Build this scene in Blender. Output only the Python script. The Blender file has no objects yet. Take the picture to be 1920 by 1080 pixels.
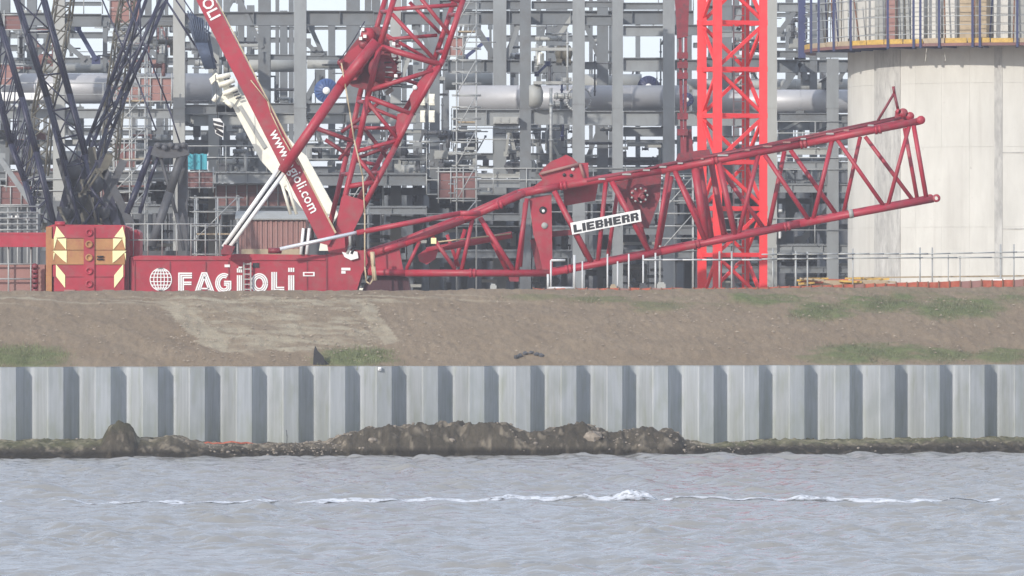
import bpy, math, random
import numpy as np
from mathutils import Vector, Matrix

random.seed(7)
rng = np.random.default_rng(7)
SC = bpy.context.scene
COL = SC.collection
rad = math.radians

# ------------------------------------------------------------------ camera, sky, sun, exposure
F, HY, H = 12400.0, 548.0, 4.95          # focal length in photo pixels, horizon row, eye height (m)
cam = bpy.data.cameras.new("camera")
cam.sensor_width = 36.0
cam.lens = F / 1920.0 * 36.0
cam.shift_y = (HY - 540.0) / 1920.0
cam.clip_start = 1.0
cam.clip_end = 6000.0
cam_o = bpy.data.objects.new("camera", cam)
cam_o.location = (0, 0, H)
cam_o.rotation_euler = (rad(90), 0, 0)
COL.objects.link(cam_o)
SC.camera = cam_o

SUN_EL, SUN_AZ = 21.0, 213.0             # azimuth clockwise from +Y: behind the camera, to its left
W = bpy.data.worlds.new("World")
SC.world = W
W.use_nodes = True
wn = W.node_tree
wn.nodes.clear()
sky = wn.nodes.new("ShaderNodeTexSky")
sky.sky_type = 'NISHITA'
sky.sun_disc = False
sky.sun_elevation = rad(SUN_EL)
sky.sun_rotation = rad(SUN_AZ)
sky.air_density = 1.0
sky.dust_density = 1.0
sky.ozone_density = 2.5
bg = wn.nodes.new("ShaderNodeBackground")
bg.inputs[1].default_value = 0.15
wo = wn.nodes.new("ShaderNodeOutputWorld")
# thin high cloud veil over the blue, brighter than the clear sky behind it
wtc = wn.nodes.new("ShaderNodeTexCoord")
wmp = wn.nodes.new("ShaderNodeMapping"); wmp.inputs['Scale'].default_value = (1, 1, 4)
wns = wn.nodes.new("ShaderNodeTexNoise"); wns.inputs['Scale'].default_value = 1.7; wns.inputs['Detail'].default_value = 5
wmr = wn.nodes.new("ShaderNodeMapRange")
wmr.inputs['From Min'].default_value = 0.3; wmr.inputs['From Max'].default_value = 0.7
wmr.inputs['To Min'].default_value = 0.62; wmr.inputs['To Max'].default_value = 0.86
wmx = wn.nodes.new("ShaderNodeMixRGB"); wmx.inputs[2].default_value = (3.55, 3.85, 4.55, 1)
wn.links.new(wtc.outputs['Generated'], wmp.inputs[0]); wn.links.new(wmp.outputs[0], wns.inputs[0])
wn.links.new(wns.outputs[0], wmr.inputs[0]); wn.links.new(wmr.outputs[0], wmx.inputs[0])
wn.links.new(sky.outputs[0], wmx.inputs[1])
wn.links.new(wmx.outputs[0], bg.inputs[0])
wn.links.new(bg.outputs[0], wo.inputs[0])

sun = bpy.data.lights.new("sun", 'SUN')
sun.energy = 2.0
sun.angle = rad(0.8)
sun.color = (1.0, 0.94, 0.86)
sun_o = bpy.data.objects.new("sun", sun)
sd = Vector((math.sin(rad(SUN_AZ)) * math.cos(rad(SUN_EL)), math.cos(rad(SUN_AZ)) * math.cos(rad(SUN_EL)), math.sin(rad(SUN_EL))))
sun_o.rotation_euler = sd.to_track_quat('Z', 'Y').to_euler()
sun_o.location = (-40, -60, 80)
COL.objects.link(sun_o)

SC.view_settings.view_transform = 'Standard'
SC.view_settings.look = 'None'
SC.view_settings.exposure = 0.76
SC.view_settings.gamma = 1.0
SC.cycles.max_bounces = 6
SC.cycles.volume_bounces = 1
SC.cycles.volume_step_rate = 20.0
SC.cycles.volume_max_steps = 64
SC.cycles.use_denoising = True

# ------------------------------------------------------------------ helpers
def P(px, py, Y):
    return Vector(((px - 960.0) * Y / F, Y, H - (py - HY) * Y / F))

def U(n, Y):                             # n photo pixels in metres at depth Y
    return n * Y / F

class MB:
    def __init__(s):
        s.v, s.f, s.sm = [], [], []
    def face(s, idx, smooth=False):
        s.f.append(idx); s.sm.append(smooth)
    def frame_box(s, c, ax, ay, az):     # centre and half axes
        c, ax, ay, az = map(Vector, (c, ax, ay, az))
        b = len(s.v)
        for k in (-1, 1):
            for j in (-1, 1):
                for i in (-1, 1):
                    s.v.append(tuple(c + ax * i + ay * j + az * k))
        for q in ((0, 2, 3, 1), (4, 5, 7, 6), (0, 1, 5, 4), (2, 6, 7, 3), (0, 4, 6, 2), (1, 3, 7, 5)):
            s.face([b + t for t in q])
        return s
    def box(s, x0, x1, y0, y1, z0, z1):
        return s.frame_box(((x0 + x1) / 2, (y0 + y1) / 2, (z0 + z1) / 2), ((x1 - x0) / 2, 0, 0), (0, (y1 - y0) / 2, 0), (0, 0, (z1 - z0) / 2))
    def pbox(s, px0, px1, py0, py1, Y, d=0.3):   # rectangle of photo pixels at depth Y, thickness d
        a, b_ = P(px0, py1, Y), P(px1, py0, Y)
        return s.box(a.x, b_.x, Y, Y + d, a.z, b_.z)
    def bar(s, p, q, w, h, up=(0, 0, 1)):
        p, q = Vector(p), Vector(q)
        d = (q - p)
        L = d.length
        d = d.normalized()
        up = Vector(up)
        if abs(d.dot(up)) > 0.95:
            up = Vector((1, 0, 0))
        side = d.cross(up).normalized()
        u = side.cross(d).normalized()
        return s.frame_box((p + q) / 2, side * w / 2, d * L / 2, u * h / 2)
    def ibeam(s, p, q, w, h, t=0.03, up=(0, 0, 1)):     # flanges of width w, depth h
        p, q = Vector(p), Vector(q)
        d = (q - p).normalized()
        up = Vector(up)
        if abs(d.dot(up)) > 0.95:
            up = Vector((0, 1, 0))
        side = d.cross(up).normalized()
        u = side.cross(d).normalized()
        L = (q - p).length
        c = (p + q) / 2
        s.frame_box(c + u * (h / 2 - t / 2), side * w / 2, d * L / 2, u * t / 2)
        s.frame_box(c - u * (h / 2 - t / 2), side * w / 2, d * L / 2, u * t / 2)
        s.frame_box(c, side * t / 2, d * L / 2, u * (h / 2 - t))
        return s
    def tube(s, p, q, r, n=10, r2=None, caps=True):
        p, q = Vector(p), Vector(q)
        if r2 is None:
            r2 = r
        d = (q - p).normalized()
        up = Vector((0, 0, 1)) if abs(d.z) < 0.9 else Vector((1, 0, 0))
        a = d.cross(up).normalized()
        b_ = a.cross(d)
        k = len(s.v)
        for c, rr in ((p, r), (q, r2)):
            for i in range(n):
                t = 2 * math.pi * i / n
                s.v.append(tuple(c + a * math.cos(t) * rr + b_ * math.sin(t) * rr))
        for i in range(n):
            j = (i + 1) % n
            s.face([k + i, k + j, k + n + j, k + n + i], True)
        if caps:
            s.face([k + i for i in range(n)][::-1])
            s.face([k + n + i for i in range(n)])
        return s
    def path(s, pts, r, n=8):
        for a, b_ in zip(pts, pts[1:]):
            s.tube(a, b_, r, n)
        return s
    def lathe(s, base, axis, prof, n=24):              # prof: (distance along axis, radius)
        base, axis = Vector(base), Vector(axis).normalized()
        up = Vector((0, 0, 1)) if abs(axis.z) < 0.9 else Vector((1, 0, 0))
        a = axis.cross(up).normalized()
        b_ = axis.cross(a).normalized()
        k = len(s.v)
        for t, r in prof:
            for i in range(n):
                w = 2 * math.pi * i / n
                s.v.append(tuple(base + axis * t + a * math.cos(w) * r + b_ * math.sin(w) * r))
        for m in range(len(prof) - 1):
            for i in range(n):
                j = (i + 1) % n
                s.face([k + m * n + i, k + m * n + j, k + (m + 1) * n + j, k + (m + 1) * n + i], True)
        return s
    def prism(s, poly, Y, d):                          # polygon of photo pixels at depth Y
        k = len(s.v)
        n = len(poly)
        pts = [P(x, y, Y) for x, y in poly]
        for p in pts:
            s.v.append(tuple(p))
        for p in pts:
            s.v.append((p.x, Y + d, p.z))
        s.face([k + i for i in range(n)])
        s.face([k + n + i for i in range(n)][::-1])
        for i in range(n):
            j = (i + 1) % n
            s.face([k + i, k + n + i, k + n + j, k + j])
        return s
    def build(s, name, mat, parent=None, kind=None, label=None):
        me = bpy.data.meshes.new(name)
        o_ = parent.location if parent is not None else Vector((0, 0, 0))
        if parent is not None and parent.parent is not None:
            o_ = Vector(parent['w'])
        if parent is not None and 'w' in parent:
            o_ = Vector(parent['w'])
        vs = [(x - o_[0], y - o_[1], z - o_[2]) for x, y, z in s.v]
        me.from_pydata(vs, [], s.f)
        me.polygons.foreach_set("use_smooth", s.sm)
        me.materials.append(mat)
        me.update()
        ob = bpy.data.objects.new(name, me)
        COL.objects.link(ob)
        if parent is not None:
            ob.parent = parent
            ob['w'] = tuple(o_)
        if kind:
            ob['kind'] = kind
        if label:
            ob['label'] = label
        return ob

def tag(o, label, cat, group=None):
    o['label'] = label
    o['category'] = cat
    if group:
        o['group'] = group
    return o

def thing(name, loc, label, cat, group=None):
    o = bpy.data.objects.new(name, None)
    o.empty_display_size = 0.5
    COL.objects.link(o)
    o.location = loc
    return tag(o, label, cat, group)

def solo(mb, name, mat, label, cat, group=None):
    return tag(mb.build(name, mat), label, cat, group)

# numpy value noise
_T = rng.random((256, 256))
def vnoise(x, y):
    xi, yi = np.floor(x).astype(int), np.floor(y).astype(int)
    fx, fy = x - xi, y - yi
    fx, fy = fx * fx * (3 - 2 * fx), fy * fy * (3 - 2 * fy)
    g = lambda a, b: _T[a & 255, b & 255]
    return (g(xi, yi) * (1 - fx) + g(xi + 1, yi) * fx) * (1 - fy) + (g(xi, yi + 1) * (1 - fx) + g(xi + 1, yi + 1) * fx) * fy
def fbm(x, y, o=4):
    s, a, t = 0, 1.0, 0
    for k in range(o):
        s = s + a * vnoise(x * 2 ** k + 17 * k, y * 2 ** k + 31 * k)
        t += a
        a *= 0.5
    return s / t

def grid_mesh(name, X, Y, Z, mat, smooth=True, attrs=None):
    ny, nx = X.shape
    me = bpy.data.meshes.new(name)
    co = np.stack([X, Y, Z], -1).reshape(-1, 3).astype(np.float32)
    idx = np.arange(nx * ny).reshape(ny, nx)
    q = np.stack([idx[:-1, :-1], idx[:-1, 1:], idx[1:, 1:], idx[1:, :-1]], -1).reshape(-1, 4)
    me.vertices.add(len(co)); me.vertices.foreach_set("co", co.ravel())
    me.loops.add(q.size); me.loops.foreach_set("vertex_index", q.ravel().astype(np.int32))
    me.polygons.add(len(q)); me.polygons.foreach_set("loop_start", np.arange(0, q.size, 4, dtype=np.int32))
    me.polygons.foreach_set("use_smooth", np.full(len(q), smooth))
    me.update(calc_edges=True)
    for n, a in (attrs or {}).items():
        at = me.attributes.new(n, 'FLOAT', 'POINT')
        at.data.foreach_set("value", a.reshape(-1).astype(np.float32))
    me.materials.append(mat)
    o = bpy.data.objects.new(name, me)
    COL.objects.link(o)
    return o

# ------------------------------------------------------------------ materials
def new_mat(name):
    m = bpy.data.materials.new(name)
    m.use_nodes = True
    nt = m.node_tree
    b = nt.nodes["Principled BSDF"]
    return m, nt, b

def surf(name, col, rough=0.5, var=0.15, scale=1.2, metallic=0.0, dirt=None, dirt_amt=0.25, stretch=(1, 1, 1), bump=0.0, bump_scale=20, spec=0.5):
    m, nt, b = new_mat(name)
    N, L = nt.nodes, nt.links
    tc = N.new("ShaderNodeTexCoord")
    mp = N.new("ShaderNodeMapping")
    mp.inputs['Scale'].default_value = stretch
    L.new(tc.outputs['Object'], mp.inputs[0])
    n1 = N.new("ShaderNodeTexNoise")
    n1.inputs['Scale'].default_value = scale
    n1.inputs['Detail'].default_value = 6
    n1.inputs['Roughness'].default_value = 0.65
    L.new(mp.outputs[0], n1.inputs[0])
    r = N.new("ShaderNodeValToRGB")
    r.color_ramp.elements[0].position = 0.3
    r.color_ramp.elements[1].position = 0.7
    r.color_ramp.elements[0].color = tuple(c * (1 - var) for c in col) + (1,)
    r.color_ramp.elements[1].color = tuple(min(1, c * (1 + var)) for c in col) + (1,)
    L.new(n1.outputs[0], r.inputs[0])
    out = r.outputs[0]
    if dirt:
        n2 = N.new("ShaderNodeTexNoise")
        n2.inputs['Scale'].default_value = scale * 3.1
        n2.inputs['Detail'].default_value = 8
        n2.inputs['Roughness'].default_value = 0.7
        L.new(mp.outputs[0], n2.inputs[0])
        r2 = N.new("ShaderNodeValToRGB")
        r2.color_ramp.elements[0].position = 0.48
        r2.color_ramp.elements[1].position = 0.68
        r2.color_ramp.elements[0].color = (0, 0, 0, 1)
        r2.color_ramp.elements[1].color = (dirt_amt,) * 3 + (1,)
        L.new(n2.outputs[0], r2.inputs[0])
        mx = N.new("ShaderNodeMixRGB")
        mx.inputs[2].default_value = tuple(dirt) + (1,)
        L.new(r2.outputs[0], mx.inputs[0])
        L.new(out, mx.inputs[1])
        out = mx.outputs[0]
    L.new(out, b.inputs['Base Color'])
    b.inputs['Roughness'].default_value = rough
    b.inputs['Metallic'].default_value = metallic
    b.inputs['Specular IOR Level'].default_value = spec
    if bump:
        n3 = N.new("ShaderNodeTexNoise")
        n3.inputs['Scale'].default_value = bump_scale
        n3.inputs['Detail'].default_value = 6
        L.new(mp.outputs[0], n3.inputs[0])
        bp = N.new("ShaderNodeBump")
        bp.inputs['Strength'].default_value = 1.0
        bp.inputs['Distance'].default_value = bump
        L.new(n3.outputs[0], bp.inputs['Height'])
        L.new(bp.outputs[0], b.inputs['Normal'])
    return m

M = {}
M['red'] = surf('crane_red_paint', (0.345, 0.017, 0.038), 0.5, 0.20, 0.8, dirt=(0.22, 0.10, 0.09), dirt_amt=0.55)
M['darkred'] = surf('dark_red_machinery_paint', (0.20, 0.018, 0.030), 0.5, 0.3, 2.0, dirt=(0.06, 0.04, 0.04), dirt_amt=0.7)  # darker red of the winches, inner plates and pendants
M['brightred'] = surf('tower_crane_signal_red_paint', (0.80, 0.038, 0.046), 0.45, 0.08, 0.8, dirt=(0.5, 0.10, 0.08), dirt_amt=0.3)
M['orange'] = surf('counterweight_orange_paint', (0.38, 0.185, 0.070), 0.6, 0.18, 1.5, dirt=(0.30, 0.07, 0.05), dirt_amt=0.5)
M['white'] = surf('white_paint', (0.80, 0.80, 0.78), 0.45, 0.05, 2.0)
M['cream'] = surf('cream_boom_paint', (0.82, 0.80, 0.68), 0.4, 0.06, 1.0, dirt=(0.45, 0.42, 0.36), dirt_amt=0.3)
M['chevron'] = surf('reflective_chevron_sheet', (0.82, 0.78, 0.42), 0.35, 0.08, 3.0)
M['black'] = surf('black_paint', (0.015, 0.015, 0.018), 0.5, 0.2, 3.0)
M['chrome'] = surf('polished_steel_rod', (0.72, 0.74, 0.78), 0.25, 0.05, 2.0, metallic=0.35)
M['galv'] = surf('galvanised_steel', (0.235, 0.25, 0.255), 0.55, 0.16, 0.7, metallic=0.15, dirt=(0.17, 0.17, 0.17), dirt_amt=0.45, stretch=(1, 1, .4))
M['galv2'] = surf('weathered_galvanised_steel', (0.15, 0.163, 0.172), 0.6, 0.22, 0.5, metallic=0.1, dirt=(0.12, 0.115, 0.11), dirt_amt=0.6)
M['galv3'] = surf('pale_primed_steel', (0.34, 0.345, 0.325), 0.6, 0.10, 0.6, dirt=(0.27, 0.26, 0.23), dirt_amt=0.35, stretch=(1, 1, .4))
M['slate'] = surf('slate_blue_hook_paint', (0.055, 0.075, 0.12), 0.55, 0.3, 3.0)
M['dim'] = surf('dark_grey_machinery', (0.07, 0.073, 0.082), 0.6, 0.35, 1.3, dirt=(0.05, 0.045, 0.04), dirt_amt=0.6)
M['pipe'] = surf('pipe_aluminium_cladding', (0.45, 0.45, 0.46), 0.45, 0.07, 0.4, metallic=0.25, dirt=(0.34, 0.34, 0.35), dirt_amt=0.3)
M['duct'] = surf('brownish_red_primer', (0.19, 0.085, 0.078), 0.65, 0.25, 0.9, dirt=(0.14, 0.09, 0.08), dirt_amt=0.5)
M['salmon'] = surf('faded_salmon_sheet', (0.30, 0.155, 0.135), 0.7, 0.15, 0.8, dirt=(0.32, 0.22, 0.19), dirt_amt=0.5)
M['under'] = surf('dark_undercarriage_paint', (0.055, 0.014, 0.022), 0.6, 0.3, 2.0)  # near-black purple red, much darker than the crane body
M['blue'] = surf('blue_plastic_cover', (0.05, 0.10, 0.25), 0.45, 0.15, 2.0)
M['navy'] = surf('dark_blue_crane_paint', (0.016, 0.016, 0.042), 0.45, 0.25, 1.5, dirt=(0.05, 0.05, 0.05), dirt_amt=0.4)
M['navy2'] = surf('formwork_post_blue_paint', (0.035, 0.045, 0.12), 0.5, 0.2, 2.0)
M['olive'] = surf('olive_brown_machinery', (0.11, 0.10, 0.075), 0.6, 0.3, 1.5, dirt=(0.05, 0.05, 0.04), dirt_amt=0.5)
M['teal'] = surf('turquoise_tarpaulin', (0.05, 0.33, 0.40), 0.5, 0.15, 2.5)
M['scaf'] = surf('scaffold_tube_zinc', (0.36, 0.37, 0.36), 0.5, 0.12, 3.0, metallic=0.2)
M['rail'] = surf('white_handrail_paint', (0.55, 0.56, 0.56), 0.45, 0.05, 2.0)
M['yellow'] = surf('yellow_formwork_timber', (0.52, 0.33, 0.07), 0.65, 0.25, 3.0, dirt=(0.24, 0.13, 0.06), dirt_amt=0.6)
M['net'] = surf('orange_barrier_netting', (0.42, 0.095, 0.055), 0.8, 0.3, 3.0, dirt=(0.42, 0.20, 0.12), dirt_amt=0.6)
M['rope'] = surf('tan_rope', (0.50, 0.40, 0.26), 0.8, 0.15, 8.0)
M['timber'] = surf('site_timber', (0.38, 0.30, 0.20), 0.8, 0.2, 3.0)
M['clad'] = surf('grey_wall_cladding', (0.11, 0.118, 0.13), 0.6, 0.25, 0.35, dirt=(0.10, 0.10, 0.11), dirt_amt=0.5, stretch=(1, 1, .5))
M['glassy'] = surf('window_glass', (0.30, 0.36, 0.42), 0.12, 0.2, 0.5)
M['rust'] = surf('rusty_steel', (0.20, 0.10, 0.06), 0.8, 0.3, 2.0)

# ------------------------------------------------------------------ ground, wall line
def wallY(x):
    return 202.7 + 0.2 * x
PLAT = 3.2

def pts_in_poly(px, py, poly):
    ins = np.zeros(px.shape, bool)
    n = len(poly)
    j = n - 1
    for i in range(n):
        xi, yi = poly[i]; xj, yj = poly[j]
        c = ((yi > py) != (yj > py)) & (px < (xj - xi) * (py - yi) / (yj - yi + 1e-9) + xi)
        ins ^= c
        j = i
    return ins

def crest_z(x):
    return 4.945 + 0.0055 * np.clip(x + 16, 0, 40)

def berm_z(x, s):                        # s metres behind the sheet pile wall
    t = np.clip((s - .62) / 8.38, 0, 1)
    up = 2.60 + (crest_z(x) - 2.60) * t + 0.12 * np.sin(t * math.pi)
    down = np.clip((s - 10.4) / 4.0, 0, 1)
    down = down * down * (3 - 2 * down)
    return up * (1 - down) + PLAT * down

# slope patches: attribute masks
GREEN = [(40, 672, 95, 22, 1.0), (665, 670, 75, 18, 1.0), (1240, 575, 60, 12, .5), (1540, 586, 60, 17, 1.0), (1650, 570, 75, 17, 1.0),
         (1790, 580, 90, 18, 1.0), (1620, 662, 115, 18, 1.0), (1760, 667, 70, 14, .9), (1880, 668, 60, 14, .9), (1420, 562, 70, 10, .7), (1000, 557, 60, 6, .5),
         (1120, 562, 60, 6, .6), (1900, 560, 40, 8, .5), (1560, 675, 50, 8, .6)]
PALE = [(296, 562), (690, 562), (712, 600), (745, 642), (700, 652), (585, 655), (430, 664), (372, 640), (330, 600)]
xs = np.concatenate([np.linspace(-140, -19, 60)[:-1], np.arange(-19, 19.001, 0.065), np.linspace(19, 140, 60)[1:]])
ss = np.concatenate([np.arange(0.65, 11.0, 0.075), np.linspace(11.0, 15.5, 16)])
X, S = np.meshgrid(xs, ss)
Yb = wallY(X) + S
rr = fbm(X * 0.8, Yb * 0.8, 4) - 0.5
fine = fbm(X * 5.5, Yb * 2.2 + X * 2.0, 3) - 0.5
env = np.clip((S - .6) / 0.8, 0, 1)
Z = berm_z(X, S) + env * (rr * 0.16 + fine * 0.075)
PX = 960 + F * X / Yb
PY = HY + F * (H - Z) / Yb
green = np.zeros_like(X)
nz = fbm(X * 1.5 + 9, Yb * 3 + 4, 4)
for gx, gy, gw, gh, ga in GREEN:
    d = ((PX - gx) / gw) ** 2 + ((PY - gy) / gh) ** 2
    green = np.maximum(green, ga * np.clip(1.25 - d + (nz - 0.5) * 2.0, 0, 1))
green *= (S < 9.8)
green += np.clip((X - 2) / 10, 0, 0.5) * np.clip(1 - np.abs(S - 7.8) / 1.7, 0, 1) * np.clip((nz - .42) * 4, 0, 1)
green = np.clip(green, 0, 1)
jx, jy = (fbm(X * 2, Yb * 2, 3) - .5) * 40, (fbm(X * 2 + 50, Yb * 2, 3) - .5) * 16
pale = pts_in_poly(PX + jx, PY + jy, PALE).astype(float) * (0.10 + 0.75 * np.clip(fbm(X * 1.3 + 3, Yb * 4, 4) * 2.4 - .95, 0, 1))
edge = pts_in_poly(PX + jx * .3, PY + jy * .3, [(300, 562), (345, 570), (430, 640), (425, 662), (385, 650), (330, 600)]) | \
       pts_in_poly(PX + jx * .3, PY + jy * .3, [(655, 562), (690, 562), (748, 640), (722, 646), (690, 610)])
pale = np.maximum(pale, edge * (0.30 + 0.5 * np.clip(fbm(X * 2.2, Yb * 2.2, 4) * 2.2 - .6, 0, 1)))
streak = np.clip((fbm(X * 0.5, Yb * 5, 3) - 0.52) * 6, 0, 1) * np.clip(1 - np.abs(S - 7.9) / 0.8, 0, 1) * np.clip((4 - X) / 8, 0, 1)
pale = np.maximum(pale, streak * 0.9)
Z = Z + green * 0.03 * (S < 10)

def soil_mat(name, base, var_cols, pale_col, green_col):
    m, nt, b = new_mat(name)
    N, L = nt.nodes, nt.links
    tc = N.new("ShaderNodeTexCoord")
    def noise(scale, detail, mp=None, rough=.65):
        n = N.new("ShaderNodeTexNoise")
        n.inputs['Scale'].default_value = scale
        n.inputs['Detail'].default_value = detail
        n.inputs['Roughness'].default_value = rough
        L.new(mp or tc.outputs['Object'], n.inputs[0])
        return n.outputs[0]
    def ramp(inp, p0, p1, c0, c1):
        r = N.new("ShaderNodeValToRGB")
        r.color_ramp.elements[0].position, r.color_ramp.elements[1].position = p0, p1
        r.color_ramp.elements[0].color, r.color_ramp.elements[1].color = tuple(c0) + (1,), tuple(c1) + (1,)
        L.new(inp, r.inputs[0])
        return r.outputs[0]
    def mix(f, a, c, t='MIX'):
        x = N.new("ShaderNodeMixRGB")
        x.blend_type = t
        if isinstance(f, float): x.inputs[0].default_value = f
        else: L.new(f, x.inputs[0])
        for i, q in ((1, a), (2, c)):
            if isinstance(q, tuple): x.inputs[i].default_value = q + (1,)
            else: L.new(q, x.inputs[i])
        return x.outputs[0]
    mp = N.new("ShaderNodeMapping")
    mp.inputs['Rotation'].default_value = (0, 0, rad(24))
    mp.inputs['Scale'].default_value = (5.0, 1.4, 1)
    L.new(tc.outputs['Object'], mp.inputs[0])
    c = ramp(noise(0.45, 5), .35, .68, var_cols[0], var_cols[1])
    c = mix(ramp(noise(1.6, 8, mp.outputs[0]), .40, .62, (0, 0, 0), (.55, .55, .55)), c, var_cols[2])
    c = mix(ramp(noise(9, 8, None, .8), .52, .70, (0, 0, 0), (.5, .5, .5)), c, var_cols[3])
    ap = N.new("ShaderNodeAttribute"); ap.attribute_name = "pale"
    ag = N.new("ShaderNodeAttribute"); ag.attribute_name = "green"
    c = mix(ap.outputs['Fac'], c, pale_col)
    g = mix(ramp(noise(6, 6), .4, .65, (0, 0, 0), (1, 1, 1)), green_col, tuple(x * 1.5 for x in green_col))
    gm = N.new("ShaderNodeMath"); gm.operation = 'MULTIPLY'; gm.inputs[1].default_value = 0.85
    L.new(ag.outputs['Fac'], gm.inputs[0])
    c = mix(gm.outputs[0], c, g)
    gz = N.new("ShaderNodeNewGeometry"); sz = N.new("ShaderNodeSeparateXYZ"); L.new(gz.outputs['Position'], sz.inputs[0])
    wz = N.new("ShaderNodeMapRange"); wz.inputs['From Min'].default_value = .16; wz.inputs['From Max'].default_value = .30; wz.inputs['To Min'].default_value = .40
    L.new(sz.outputs['Z'], wz.inputs['Value'])
    wm_ = N.new("ShaderNodeMixRGB"); wm_.blend_type = 'MULTIPLY'; wm_.inputs[0].default_value = 1
    L.new(c, wm_.inputs[1]); L.new(wz.outputs[0], wm_.inputs[2])
    c = wm_.outputs[0]
    L.new(c, b.inputs['Base Color'])
    b.inputs['Roughness'].default_value = 0.95
    b.inputs['Specular IOR Level'].default_value = 0.15
    bp = N.new("ShaderNodeBump"); bp.inputs['Distance'].default_value = 0.05; bp.inputs['Strength'].default_value = 1.0
    L.new(noise(5, 10, None, .75), bp.inputs['Height'])
    L.new(bp.outputs[0], b.inputs['Normal'])
    return m
M['soil'] = soil_mat('dry_bank_soil', None, [(0.225, 0.172, 0.117), (0.275, 0.215, 0.15), (0.185, 0.14, 0.098), (0.32, 0.265, 0.19)], (0.40, 0.35, 0.255), (0.10, 0.125, 0.050))
o = grid_mesh("earth_embankment", X, Yb, Z, M['soil'], True, {'pale': pale, 'green': green})
o['kind'] = 'structure'

# plateau behind the embankment
pm = surf('site_ground_gravel', (0.24, 0.20, 0.16), 0.95, 0.25, 0.4, dirt=(0.15, 0.13, 0.11), dirt_amt=0.5, bump=0.03, bump_scale=6)
gx = np.linspace(-300, 300, 81); gy = np.linspace(0, 1, 61) ** 1.6
GX, GT = np.meshgrid(gx, gy)
GY = (wallY(GX) + 14.3) * (1 - GT) + 900 * GT
GZ = np.full_like(GX, PLAT) + (fbm(GX * .3, GY * .3) - .5) * 0.08
GZ[0, :] = PLAT - 0.1
o = grid_mesh("ground", GX, GY, GZ, pm)
o['kind'] = 'structure'

# grass tufts on the slope
def slope_point(px, py):
    Y = 207.0
    for _ in range(30):
        x = (px - 960) * Y / F
        z = H - (py - HY) * Y / F
        s = Y - wallY(x)
        zz = float(berm_z(np.array(x), np.array(s)))
        Y += (z - zz) / 0.28 * 0.6
    return x, Y, zz
def grass(name, label_mat, patches, n_per, hmin, hmax):
    v, f = [], []
    for gx_, gy_, gw, gh, ga in patches:
        n = int(n_per * gw * gh / 1000 * ga)
        for k in range(n):
            a, r = random.random() * 6.28, random.random() ** .7
            px, py = gx_ + gw * r * math.cos(a), gy_ + gh * r * math.sin(a)
            if py > 684 or py < 549: continue
            x, y, z = slope_point(px, py) if k % 4 == 0 or k < 4 else (x + random.uniform(-.25, .25), y + random.uniform(-.3, .3), z)
            s = y - wallY(x)
            if s < 0.15 or s > 9.8: continue
            z = float(berm_z(np.array(x), np.array(s)))
            h = random.uniform(hmin, hmax)
            t = random.random() * 6.28
            w = random.uniform(.005, .012)
            h *= 1.15 - .75 * r
            lx, ly = random.uniform(-.10, .10), random.uniform(-.08, .08)
            b0 = len(v)
            v += [(x - w * math.cos(t), y - w * math.sin(t), z - .03), (x + w * math.cos(t), y + w * math.sin(t), z - .03), (x + lx, y + ly, z + h)]
            f.append((b0, b0 + 1, b0 + 2))
    me = bpy.data.meshes.new(name)
    me.from_pydata(v, [], f)
    me.materials.append(label_mat)
    ob = bpy.data.objects.new(name, me)
    COL.objects.link(ob)
    ob['kind'] = 'stuff'
    return ob
gm1 = surf('fresh_grass', (0.185, 0.205, 0.105), 0.85, 0.35, 2.0)
gm2 = surf('dry_weed', (0.17, 0.175, 0.105), 0.85, 0.4, 2.0)
tag(grass("grass", gm1, GREEN[:2], 2600, .03, .17), 'bright green grass at the foot of the bank above the wall', 'grass')
tag(grass("weeds", gm2, GREEN[2:], 1500, .04, .15), 'greyish green weeds in patches on the brown bank', 'weeds')

b = MB()
for k in range(1100):
    px = random.uniform(-20, 1940) if k % 3 else random.uniform(330, 720)
    py = random.uniform(552, 680)
    x, y, z = slope_point(px, py)
    r0 = random.choice([.012, .018, .025, .035]); k0 = len(b.v)
    for dx, dy, dz in ((1, 0, 0), (0, 1, 0), (-1, 0, 0), (0, -1, 0), (0, 0, 1)):
        q0 = r0 * random.uniform(.8, 1.4); b.v.append((x + dx * q0 * 1.5, y + dy * q0, z + .04 + dz * q0))
    for a_, c_ in ((0, 1), (1, 2), (2, 3), (3, 0)): b.face([k0 + a_, k0 + c_, k0 + 4])
stn = surf('dry_clods', (0.28, 0.23, 0.175), 0.95, 0.4, 6.0)
tag(b.build("clods", stn, kind='stuff'), 'small dry clods and stones scattered over the brown bank', 'clods')
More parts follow.
